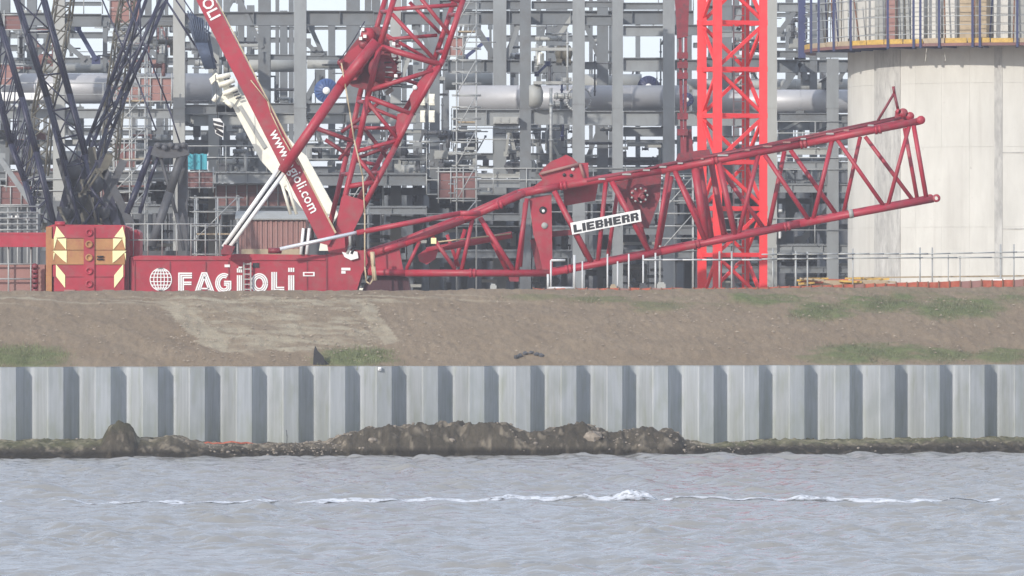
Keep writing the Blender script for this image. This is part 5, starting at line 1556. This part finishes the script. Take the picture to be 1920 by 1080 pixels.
# steep lattice boom
SB1 = [(630, 440), (674, 258), (690, 181), (712, 86), (738, 0), (756, -60)]
SB2 = [(672, 405), (741, 275), (772, 213), (831, 111), (868, 0), (888, -60)]
cb = MB()
sx_, sd_ = -16, 2.2
for far in (0, 1):
    for ch in (SB1, SB2):
        cb.path([P(x + sx_ * far, y, RY + .3 + far * sd_) for x, y in ch], U(11 if not far else 10, RY) / 2, 12)
cb.tube(P(630, 440, RY + .3), P(614, 440, RY + .3 + sd_), .09, 8).tube(P(672, 405, RY + .3), P(656, 405, RY + .3 + sd_), .09, 8).tube(P(630, 440, RY + .3), P(672, 405, RY + .3), .09, 8)
steep = cb.build('steep_boom', M['red'], rc)
def lace(root, lst, Y, w, name='lacing', dx=0, mat='red'):
    for l_ in lst:
        x0, y0, x1, y1 = l_[:4]
        MB().tube(P(x0 + dx, y0, Y), P(x1 + dx, y1, Y), U(l_[4] if len(l_) > 4 else w, RY) / 2, 10).build(name, M[mat], root)
near = [(738, 17, 858, 9), (735, 26, 815, 112), (714, 88, 830, 122, 12), (696, 168, 812, 132, 9), (692, 183, 772, 214, 10), (690, 192, 744, 258), (668, 284, 750, 262), (668, 292, 706, 340), (650, 350, 700, 342, 10), (775, -20, 845, 66), (748, -30, 868, 4)]
lace(steep, near, RY + .3, 8)
lace(steep, [(728, 74, 828, 66), (704, 130, 800, 160), (776, 4, 833, 62), (700, 200, 768, 228), (682, 240, 750, 240), (670, 300, 720, 310), (722, 60, 806, 108), (690, 215, 722, 190)], RY + .3 + sd_, 7, 'lacing', -8)
for t in np.linspace(0, 1, 9):
    for ch in (SB1, SB2):
        k_ = min(4, int(t * 5)); u_ = t * 5 - k_
        x = ch[k_][0] * (1 - u_) + ch[k_ + 1][0] * u_; y = ch[k_][1] * (1 - u_) + ch[k_ + 1][1] * u_
        MB().tube(P(x, y, RY + .3), P(x + sx_, y, RY + .3 + sd_), .07, 8).build('cross_lacing', M['red'], steep)
MB().prism([(640, 370), (650, 366), (684, 376), (680, 398), (664, 430), (648, 470), (618, 466), (628, 440)], RY + .1, .5).build('boom_foot_plate', M['red'], steep)
MB().prism([(610, 440), (628, 432), (646, 440), (648, 474), (616, 474)], RY - .1, 1.2).build('boom_pivot', M['red'], rc)
MB().prism([(786, 152), (812, 126), (826, 118), (778, 206), (772, 208), (768, 180)], RY + .25, .08).build('node_plate', M['red'], steep)
MB().prism([(745, 214), (776, 206), (768, 228), (746, 262), (742, 240)], RY + .25, .08).build('node_plate', M['red'], steep)
MB().lathe(P(778, 164, RY + .24), (0, -1, 0), [(0, .001), (0, U(4.5, RY)), (.03, U(4.5, RY)), (.03, .001)], 14).build('pin', M['white'], steep)
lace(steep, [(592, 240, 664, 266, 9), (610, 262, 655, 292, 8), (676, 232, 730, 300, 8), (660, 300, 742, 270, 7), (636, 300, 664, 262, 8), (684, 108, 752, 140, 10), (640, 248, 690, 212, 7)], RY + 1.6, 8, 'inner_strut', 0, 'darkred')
for k in range(26):
    x, y = rnd.uniform(676, 748), rnd.uniform(70, 172)
    MB().bar(P(x, y, RY + .8 + rnd.uniform(0, .8)), P(x + rnd.uniform(-16, 16), y + rnd.uniform(-12, 12), RY + 1.2), .06, rnd.uniform(.04, .16)).build('winch_bracket', M[rnd.choice(['darkred', 'darkred', 'black', 'red', 'galv3'])], steep)
# winch frame in the steep boom
MB().prism([(634, 120), (655, 92), (676, 66), (690, 52), (712, 50), (730, 78), (738, 130), (730, 166), (700, 172), (660, 162), (648, 150)], RY + 1.0, .12).build('winch_plate', M['darkred'], steep)
MB().prism([(636, 122), (655, 96), (690, 70), (706, 64), (700, 100), (668, 150), (650, 152)], RY + .75, .1).build('winch_plate', M['red'], steep)
for x, y, r_, m_ in [(690, 66, 13, 'red'), (718, 130, 27, 'darkred'), (668, 128, 15, 'darkred'), (640, 118, 7, 'darkred'), (682, 84, 9, 'darkred')]:
    rr_ = U(r_, RY)
    MB().lathe(P(x, y, RY + .95), (0, -1, 0), [(0, .001), (0, rr_), (.08, rr_), (.08, rr_ * .75), (.4, rr_ * .75), (.4, rr_), (.48, rr_), (.48, rr_ * .3), (.5, .001)], 28).build('sheave', M[m_], steep)
for k in range(9):
    MB().tube(P(722 + rnd.uniform(-3, 3), 90 + k * 9, RY + .4), P(752 + rnd.uniform(-5, 4), 92 + k * 9 + rnd.uniform(-4, 4), RY + .6), .025, 5).build('hose', M[rnd.choice(['black', 'scaf', 'darkred'])], steep)
for x, y in ((680, 55), (684, 68), (676, 72), (738, 82), (740, 104), (742, 142)):
    MB().pbox(x - 3, x + 3, y - 3, y + 3, RY + .35, .1).build('lamp_box', M['white'], steep)
MB().path([P(684, 40, RY - .2), P(660, 80, RY - .2), P(636, 114, RY - .2)], .02, 6).build('cable', M['navy'], steep)
MB().path([P(640, 118, RY - .6), P(648, 164, RY - .7), P(656, 210, RY - .7), P(664, 262, RY - .7), P(680, 330, RY - .7), P(684, 400, RY - .9), P(684, 500, RY - 1.0), P(687, 528, RY - 1.0), P(694, 533, RY - 1.0), P(699, 524, RY - 1.0), P(700, 475, RY - 1.0)], .028, 6).build('hoist_rope', M['rope'], rc)
MB().path([P(698, 472, RY - .95), P(700, 500, RY - .95), P(703, 526, RY - .95)], .075, 8).build('rope_tassel', M['rope'], rc)
for dx in (0, 8): MB().path([P(656 + dx, 440, RY - .1), P(657 + dx, 462, RY - .1), P(651 + dx, 476, RY - .1)], .05, 8).build('hydraulic_hose', M['black' if dx else 'galv3'], rc)
MB().prism([(641, 472), (648, 474), (656, 470), (670, 472), (672, 484), (658, 488), (646, 482)], RY - .12, .1).build('hose_bracket', M['white'], rc)

# lowered lattice boom
LYn, LD = RY + .1, 2.3
TC_ = [(690, 478), (702, 474), (760, 456), (870, 412), (985, 362), (1050, 349), (1240, 320), (1500, 271), (1725, 227)]
BC_ = [(692, 510), (760, 512), (1030, 512), (1240, 472), (1500, 420), (1750, 373)]
cb = MB()
for far in (0, 1):
    dx = -14 * far
    cb.path([P(x + dx, y, LYn + far * LD) for x, y in TC_], U(14, RY) / 2, 14)
    cb.path([P(x + dx, y, LYn + far * LD) for x, y in BC_], U(13.5, RY) / 2, 14)
low = cb.build('lowered_boom', M['red'], rc)
lst = [(787, 452, 762, 505, 7), (811, 445, 854, 505, 8), (886, 410, 865, 508, 8), (900, 408, 964, 509, 10), (988, 372, 969, 508, 9), (1039, 358, 1109, 492, 11), (1136, 340, 1121, 490, 9), (1147, 340, 1216, 470, 11),
       (1253, 321, 1230, 468, 9), (1265, 320, 1322, 450, 10), (1348, 305, 1378, 440, 12), (1422, 290, 1385, 438, 9), (1434, 290, 1516, 412, 9), (1560, 264, 1525, 410, 9), (1570, 262, 1657, 386, 8), (1705, 235, 1665, 385, 8),
       (1713, 235, 1737, 372, 9)]
lace(low, lst, LYn, 9)
far_ = [(905, 416, 950, 506, 9), (1356, 324, 1432, 428, 9), (1334, 308, 1358, 440, 12), (1471, 283, 1442, 424, 9), (1482, 281, 1568, 402, 9), (1613, 256, 1582, 398, 8), (1622, 256, 1712, 376, 8), (1696, 240, 1720, 374, 8), (1310, 312, 1331, 445, 17),
        (1160, 345, 1140, 480, 8), (1045, 372, 1100, 480, 10), (838, 440, 860, 500, 7), (872, 430, 850, 505, 8), (985, 380, 975, 500, 9), (1180, 350, 1210, 455, 9), (1260, 330, 1236, 460, 8), (1270, 330, 1330, 446, 9)]
lace(low, far_, LYn + LD, 8)
lace(low, [(1302, 306, 1324, 450, 16)], LYn + .1, 9)
for x_, y_ in [(870, 412), (985, 362), (1140, 336), (1256, 317), (1340, 301), (1428, 285), (1565, 258), (1705, 231), (866, 512), (966, 512), (1115, 496), (1225, 475), (1380, 443), (1520, 416), (1660, 390), (1737, 375)]:
    MB().tube(P(x_, y_, LYn), P(x_ - 14, y_, LYn + LD), U(7, RY) / 2, 8).build('cross_lacing', M['red'], low)
for a_, c_ in [((870, 412), (985, 362)), ((985, 362), (1140, 336)), ((1140, 336), (1256, 317)), ((1256, 317), (1340, 301)), ((1340, 301), (1428, 285)), ((1428, 285), (1565, 258)), ((1565, 258), (1705, 231)),
               ((866, 512), (966, 512)), ((1115, 496), (1225, 475)), ((1225, 475), (1380, 443)), ((1380, 443), (1520, 416)), ((1520, 416), (1660, 390))]:
    MB().tube(P(*a_, LYn), P(c_[0] - 14, c_[1], LYn + LD), U(6, RY) / 2, 8).build('cross_lacing', M['red'], low)
MB().prism([(686, 472), (704, 474), (748, 462), (756, 506), (744, 514), (690, 516)], LYn + .05, .25).build('foot_plate', M['red'], low)
MB().prism([(992, 372), (1034, 364), (1036, 508), (1018, 510), (1010, 470), (1000, 440)], LYn + .15, .12).build('node_plate', M['red'], low)
for x, y, r_ in ((1018, 394, 7), (1021, 423, 6)):
    MB().lathe(P(x, y, LYn + .14), (0, -1, 0), [(0, U(r_, RY)), (.02, U(r_, RY)), (.02, .001)], 18).build('plate_hole', M['galv3' if r_ == 6 else 'black'], low)
MB().lathe(P(1019, 395.5, LYn + .11), (0, -1, 0), [(0, U(3, RY)), (.02, U(3, RY)), (.02, .001)], 12).build('plate_pin', M['white'], low)
MB().prism([(994, 450), (1012, 446), (1022, 505), (1006, 508)], LYn + .6, .4).build('inner_plate', M['darkred'], low)
MB().prism([(1056, 352), (1122, 342), (1116, 376), (1058, 386)], LYn + 1.1, .1).build('winch_side_plate', M['red'], low)
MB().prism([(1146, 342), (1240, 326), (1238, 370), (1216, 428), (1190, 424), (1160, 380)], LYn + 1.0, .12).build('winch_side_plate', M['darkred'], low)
MB().prism([(1020, 435), (1076, 430), (1076, 440), (1022, 446)], LYn + 1.0, .2).build('spreader', M['darkred'], low)
for x, y, r_ in ((1198, 362, 17), (1205, 370, 10)):
    rr_ = U(r_, RY)
    MB().lathe(P(x, y, LYn + .98), (0, -1, 0), [(0, .001), (0, rr_), (.08, rr_), (.08, rr_ * .7), (.3, rr_ * .7), (.3, rr_), (.36, rr_), (.36, rr_ * .5), (.30, .001)], 28).build('winch_drum', M['darkred'], low)
for k in range(9):
    t = k * .7
    MB().lathe(P(1199 + 15 * math.cos(t), 366 + 13 * math.sin(t), LYn + .60), (0, -1, 0), [(0, .001), (0, .04), (.05, .04), (.05, .001)], 8).build('bolt', M['scaf'], low)
MB().lathe(P(1756, 371.5, LYn - .12), (0, 1, 0), [(0, U(3.5, RY)), (0, U(7.5, RY)), (.24, U(7.5, RY)), (.24, U(3.5, RY)), (0, U(3.5, RY))], 24).build('end_eye', M['red'], low)
MB().lathe(P(1756 - 12, 371.5, LYn - .12 + LD), (0, 1, 0), [(0, U(3.5, RY)), (0, U(7.5, RY)), (.24, U(7.5, RY)), (.24, U(3.5, RY)), (0, U(3.5, RY))], 24).build('end_eye', M['red'], low)
MB().lathe(P(1727, 225, LYn - .14), (0, 1, 0), [(0, .001), (0, U(8, RY)), (.28, U(8, RY)), (.28, .001)], 20).build('end_boss', M['red'], low)
MB().lathe(P(1594, 401, LYn), (P(1610, 398, LYn) - P(1594, 401, LYn)), [(-.04, U(7, RY)), (-.04, U(8.4, RY)), (.1, U(8.4, RY)), (.1, U(7, RY))], 16).build('joint_collar', M['galv3'], low)
# inner cylinder seen through the foot section
MB().tube(P(800, 470, LYn + 1.2), P(960, 440, LYn + 1.2), U(13, RY) / 2, 12).build('boom_cylinder', M['red'], low)
MB().tube(P(810, 455, LYn + 1.0), P(958, 438, LYn + 1.0), U(3, RY) / 2, 8).build('hydraulic_line', M['rope'], low)
MB().prism([(783, 478), (800, 466), (822, 468), (816, 486), (800, 496), (786, 490)], LYn + 1.1, .3).build('cylinder_head', M['red'], low)
MB().pbox(808, 818, 446, 457, LYn - .1, .15).build('marker_lamp', M['chevron'], low)
MB().prism([(950, 512), (975, 512), (972, 528), (956, 528)], LYn, .5).build('support_lug', M['darkred'], low)
# sheave housing on top
MB().prism([(1010, 326), (1020, 314), (1034, 302), (1050, 296), (1061, 290), (1074, 296), (1084, 306), (1103, 305), (1104, 338), (1060, 346), (1018, 350), (1016, 334)], LYn + .4, .9).build('sheave_housing', M['red'], low)
MB().prism([(1000, 350), (1016, 338), (1104, 334), (1112, 341), (1010, 360)], LYn + .2, 1.4).build('housing_base', M['red'], low)
b = MB().path([P(1013, 326, LYn + .3), P(1087, 307, LYn + .3), P(1096, 334, LYn + .3)], .05, 8)
b.build('guard_bar', M['salmon'], low)
for x, y in ((1058, 328), (1071, 329), (1074, 317)):
    MB().lathe(P(x, y, LYn + .39), (0, -1, 0), [(0, .001), (0, .06), (.03, .06), (.03, .001)], 12).build('bolt', M['black' if y > 320 else 'white'], low)
# walkway rod above the chord
b = MB().path([P(1100, 340, LYn - .1), P(1300, 299, LYn - .1), P(1500, 262, LYn - .1), P(1690, 221, LYn - .1)], .045, 8)
b.path([P(1230, 311, LYn + 1.0), P(1440, 270, LYn + 1.0), P(1690, 218, LYn + 1.0)], .04, 8)
b.build('guide_rod', M['darkred'], low)
for k in range(14):
    x = 1125 + k * 38 + rnd.uniform(-8, 8); y = 340 - (x - 1100) * .199
    MB().pbox(x, x + rnd.uniform(5, 20), y - 1.5, y + 1.5, LYn - .16, .05).build('clip', M[rnd.choice(['scaf', 'galv3', 'salmon'])], low)
MB().prism([(1268, 300), (1272, 288), (1310, 282), (1330, 280), (1334, 298), (1300, 308)], LYn + .4, .7).build('pendant_bracket', M['darkred'], low)
for x_, y_ in [(930, 385), (1050, 349), (1334, 302), (1500, 271), (1640, 244)]:
    d_ = (P(x_ + 10, y_ - 1.8, LYn) - P(x_, y_, LYn)).normalized()
    MB().lathe(P(x_, y_, LYn), d_, [(0, U(7, RY)), (0, U(8.6, RY)), (.09, U(8.6, RY)), (.09, U(7.2, RY)), (.13, U(7.2, RY)), (.13, U(8.6, RY)), (.22, U(8.6, RY)), (.22, U(7, RY))], 16).build('joint_collar', M['red'], low)
for x_, y_ in [(880, 512), (1060, 506), (1300, 460), (1470, 426)]:
    d_ = (P(x_ + 10, y_ - (0 if x_ < 1000 else 2), LYn) - P(x_, y_, LYn)).normalized()
    MB().lathe(P(x_, y_, LYn), d_, [(0, U(6.6, RY)), (0, U(8.2, RY)), (.09, U(8.2, RY)), (.09, U(6.8, RY)), (.13, U(6.8, RY)), (.13, U(8.2, RY)), (.22, U(8.2, RY)), (.22, U(6.6, RY))], 16).build('joint_collar', M['red'], low)
# boom head sheaves and little post
MB().prism([(1678, 226), (1680, 208), (1692, 204), (1706, 214), (1714, 228)], LYn + .5, .5).build('head_block', M['red'], low)
for x, y, r_ in ((1693, 212, 9), (1706, 218, 8), (1684, 209, 5)):
    MB().lathe(P(x, y, LYn + .4), (0, -1, 0), [(0, .001), (0, U(r_, RY)), (.12, U(r_, RY)), (.12, .001)], 20).build('head_sheave', M['red'], low)
MB().path([P(1684, 206, LYn + .6), P(1677, 176, LYn + .6), P(1675, 162, LYn + .6)], .05, 8).build('mast_rod', M['darkred'], low)
MB().path([P(1677, 174, LYn + .6), P(1646, 226, LYn + .6)], .045, 8).build('mast_rod', M['darkred'], low)
# maker's name board
bd = MB().prism([(1069, 418), (1200, 393), (1203, 415), (1073, 440)], LYn - .2, .06).build('name_board', M['white'], low)
def poly_letters(b_, s_, ox, oy, w, h, gap, slope, Y, th=.34):
    G = {'L': [(0, 0, th, 1), (th, .74, 1, 1)], 'I': [(.0, 0, 1, 1)], 'E': [(0, 0, th, 1), (th, 0, 1, .24), (th, .38, .9, .62), (th, .76, 1, 1)], 'B': [(0, 0, th, 1), (th, 0, .9, .22), (th, .39, .9, .61), (th, .78, .9, 1), (.68, .22, 1, .42), (.68, .58, 1, .8)],
         'H': [(0, 0, th, 1), (th, .38, 1 - th, .62), (1 - th, 0, 1, 1)], 'R': [(0, 0, th, 1), (th, 0, .9, .24), (th, .42, .9, .62), (.68, .2, 1, .46), (.62, .62, .98, 1)]}
    x = ox
    for ch in s_:
        ww = w * (.42 if ch == 'I' else 1)
        for x0, y0, x1, y1 in G[ch]:
            X0, X1 = x + x0 * ww, x + x1 * ww
            f_ = lambda xx, yy: (xx + yy * h * .12, oy + (xx - ox) * slope + yy * h)
            b_.prism([f_(X0, y0), f_(X1, y0), f_(X1, y1), f_(X0, y1)], Y, .008)
        x += ww + gap
b = MB()
poly_letters(b, "LIEBHERR", 1074.5, 421.8, 14.6, 14.6, 1.9, -24.6 / 126, LYn - .215, .40)
b.build('lettering', M['black'], bd)
# dark red pendant bars standing on the lowered boom
for x0, x1 in ((1275, 1279), (1286, 1284)):
    MB().bar(P(x0, 70, LYn + .7), P(x1, 292, LYn + .7), .07, .10).build('pendant_bar', M['darkred'], low)
MB().prism([(1262, -60), (1294, -60), (1290, 68), (1270, 72)], LYn + .6, .35).build('pendant_link', M['darkred'], low)
for y in (104, 122, 142, 218, 248):
    MB().prism([(1270, y - 6), (1290, y - 6), (1290, y + 6), (1270, y + 6)], LYn + .55, .1).build('pendant_link', M['darkred'], low)
MB().prism([(1286, 250), (1296, 240), (1300, 285), (1286, 292)], LYn + .8, .3).build('pendant_bracket', M['darkred'], low)

# ================================================================== rails, netting and bits on the bank top
def bank_top(px, back=1.2):
    Y = 214.0
    for _ in range(6):
        x = (px - 960) * Y / F
        Y = wallY(x) + 9.0 + back
    return x, Y, float(crest_z(np.array(x)))
def railing(posts, rails, label, mat='rail', base_back=1.2, name="guard_railing"):
    x, y, z = bank_top(posts[0][0], base_back)
    root = thing(name, (x, y, z), label, "railing", "guard railings along the bank top")
    root['w'] = tuple(root.location)
    for px, top, w in posts:
        x, y, z = bank_top(px, base_back)
        zt_ = H - (top - HY) * y / F
        MB().tube((x, y, z - .35), (x, y, zt_), U(w, y) / 2, 8).build('post', M[mat], root)
    for px0, py0, px1, py1, w in rails:
        n_ = 6; pts_ = []
        for i in range(n_ + 1):
            px = px0 + (px1 - px0) * i / n_; py = py0 + (py1 - py0) * i / n_
            x, y, z = bank_top(px, base_back); pts_.append(Vector((x, y - .05, H - (py - HY) * y / F)))
        MB().path(pts_, U(w, y) / 2, 8).build('rail', M[mat], root)
railing([(1179, 476, 3.2), (1206, 478, 3.2), (1229, 474, 3.4), (1158, 490, 3), (1139, 476, 3), (1092, 490, 3)], [(1205, 487, 1428, 487, 3)], 'white posts and rail below the lowered boom, left of the tower crane')
railing([(1349, 471, 3.6), (1372, 471, 3.6), (1449, 466, 3), (1492, 470, 3.8), (1514, 472, 3.2)], [(1428, 486, 1600, 484, 3), (1428, 477, 1600, 476, 2.6)], 'zinc posts and rails between the tower crane and the silo', 'scaf')
railing([(1599, 466, 2.6), (1725, 464, 2.8), (1748, 464, 2.8), (1778, 478, 1.8), (1800, 480, 2.2), (1876, 458, 3.0), (1901, 458, 2.6), (1960, 458, 2.6)], [(1600, 484, 1990, 482, 2.6), (1575, 476, 1740, 476, 3), (1740, 476, 1990, 471, 2.4)],
        'grey posts and thin rails in front of the pale silo', 'scaf')
# white frame
fr = thing("white_barrier_frame", bank_top(1050), "white rectangular barrier frame on the bank under the lowered boom", "barrier")
fr['w'] = tuple(fr.location)
x, y, z = bank_top(1050)
for px in (1027.5, 1077):
    MB().tube(P(px, 545, y), P(px, 514 if px < 1040 else 478, y), .04, 8).build('post', M['rail'], fr)
for px0, px1, py in ((1027.5, 1077, 540), (1033, 1060, 488)):
    MB().tube(P(px0, py, y), P(px1, py, y), .04, 8).build('rail', M['rail'], fr)
MB().tube(P(1033, 488, y), P(1033, 545, y), .03, 8).build('post', M['rail'], fr)

# orange netting
net = thing("barrier_netting", bank_top(1440, .5), "low orange red barrier netting along the top of the bank", "netting")
net['w'] = tuple(net.location)
pxs = list(range(1000, 2060, 20))
for a_, c_ in zip(pxs, pxs[1:]):
    if rnd.random() < .12 and a_ < 1430: continue
    x0, y0, z0 = bank_top(a_, .5); x1, y1, z1 = bank_top(c_, .5)
    lift = lambda px: np.interp(px, [1000, 1430, 1500, 1600, 1700, 1920, 2060], [541.0, 539.5, 536, 533, 530, 524, 522]) + rnd.uniform(-1, 1)
    b = MB()
    zt0, zt1 = H - (lift(a_) - HY) * y0 / F, H - (lift(c_) - HY) * y1 / F
    b.frame_box(((x0 + x1) / 2, (y0 + y1) / 2, ((zt0 + zt1) / 2 + z0 - .3) / 2), ((x1 - x0) / 2, (y1 - y0) / 2, (zt1 - zt0) / 2), (0, .012, 0), (0, 0, ((zt0 + zt1) / 2 - z0 + .3) / 2))
    b.build('netting_panel', M[rnd.choice(['net', 'net', 'net', 'salmon'])], net)
    b = MB().tube((x0, y0 - .04, z0 - .2), (x0, y0 - .04, zt0 + .03), .025, 6)
    b.build('stake', M['rust'], net)
# timber and pipes stacked behind the netting
st = thing("timber_stack", bank_top(1545, 1.6), "untidy yellowish stack of planks beside the silo foot", "timber stack")
st['w'] = tuple(st.location)
for k in range(26):
    px = 1502 + rnd.uniform(0, 160); x, y, z = bank_top(px, 1.5 + rnd.uniform(0, .5))
    zz = H - (rnd.uniform(520, 536) - HY) * y / F
    L_ = rnd.uniform(.3, .9)
    MB().bar((x - L_ / 2, y, zz + rnd.uniform(-.03, .03)), (x + L_ / 2, y, zz + rnd.uniform(-.03, .03)), .12, .06).build('plank', M[rnd.choice(['yellow', 'timber', 'yellow', 'net'])], st)
MB().box(bank_top(1500, 1.6)[0], bank_top(1665, 1.6)[0], st.location.y + .2, st.location.y + .9, PLAT, st.location.z + .25).build('trestle', M['timber'], st)
tb = MB(); x0, y0, z0 = bank_top(1600, 2.2); x1, y1, z1 = bank_top(2060, 2.2)
tb.bar((x0, y0, z0 + .33), (x1, y1, z1 + .38), .1, .05)
solo(tb, "scaffold_plank", M['timber'], "long thin brown plank edge along the foot of the silo", "plank")
for px, py, w, h, m_, lab in [(1872, 532, 30, 12, 'white', 'white box on the netting at the right end of the bank'), (1150, 540, 12, 8, 'timber', 'small tan sack on the bank left of the white posts'), (1240, 537, 16, 10, 'galv3', 'pale grey box beside the white rail left of the tower crane'),
                              (1206, 538, 14, 9, 'dim', 'small dark blue box on the bank under the lowered boom'), (925, 540, 12, 10, 'galv3', 'grey block behind the bank under the boom foot')]:
    x, y, z = bank_top(px, 1.0)
    a_, c_ = P(px - w / 2, py + h / 2, y), P(px + w / 2, py - h / 2, y)
    b = MB().box(a_.x, c_.x, y, y + .4, a_.z - .15, c_.z).box(a_.x + .03, c_.x - .04, y + .05, y + .35, c_.z + .002, c_.z + .05)
    solo(b, "site_box", M[m_], lab, "box")

# grey mesh cage left
cg = thing("mesh_cage", tuple(P(35, 548, 226).xy) + (PLAT,), "grey mesh equipment cage with rails above the red beam at the left edge", "cage")
cg['w'] = tuple(cg.location)
for k in range(7):
    MB().tube(P(-40 + k * 18.3, 575, 226), P(-40 + k * 18.3, 386, 226), .03, 6).build('post', M['scaf'], cg)
for y in (387, 398, 409, 420, 431):
    MB().tube(P(-45, y, 225.95), P(72, y, 225.95), .025, 6).build('rail', M['scaf'], cg)
MB().pbox(-45, 70, 400, 575, 226.2, 1.5).build('housing', M['galv2'], cg)
for x, y in ((15, 404), (28, 404), (48, 408), (30, 436)):
    MB().pbox(x, x + 8, y, y + 6, 226.1, .08).build('lamp', M['white'], cg)

# ------------------------------------------------------------------ haze
hb = MB().box(-760, 760, -300, 960, -3.2, 34.0)
hz_m = bpy.data.materials.new('pale_river_haze'); hz_m.use_nodes = True
nt = hz_m.node_tree; nt.nodes.clear()
out = nt.nodes.new("ShaderNodeOutputMaterial"); pv = nt.nodes.new("ShaderNodeVolumePrincipled")
pv.inputs['Color'].default_value = (0.90, 0.92, 0.97, 1)
pv.inputs['Density'].default_value = 0.00040
pv.inputs['Anisotropy'].default_value = 0.2
nt.links.new(pv.outputs[0], out.inputs['Volume'])
o = hb.build("haze", hz_m, kind='stuff')
o.display_type = 'WIRE'
for o in bpy.data.objects:
    if 'w' in o: del o['w']
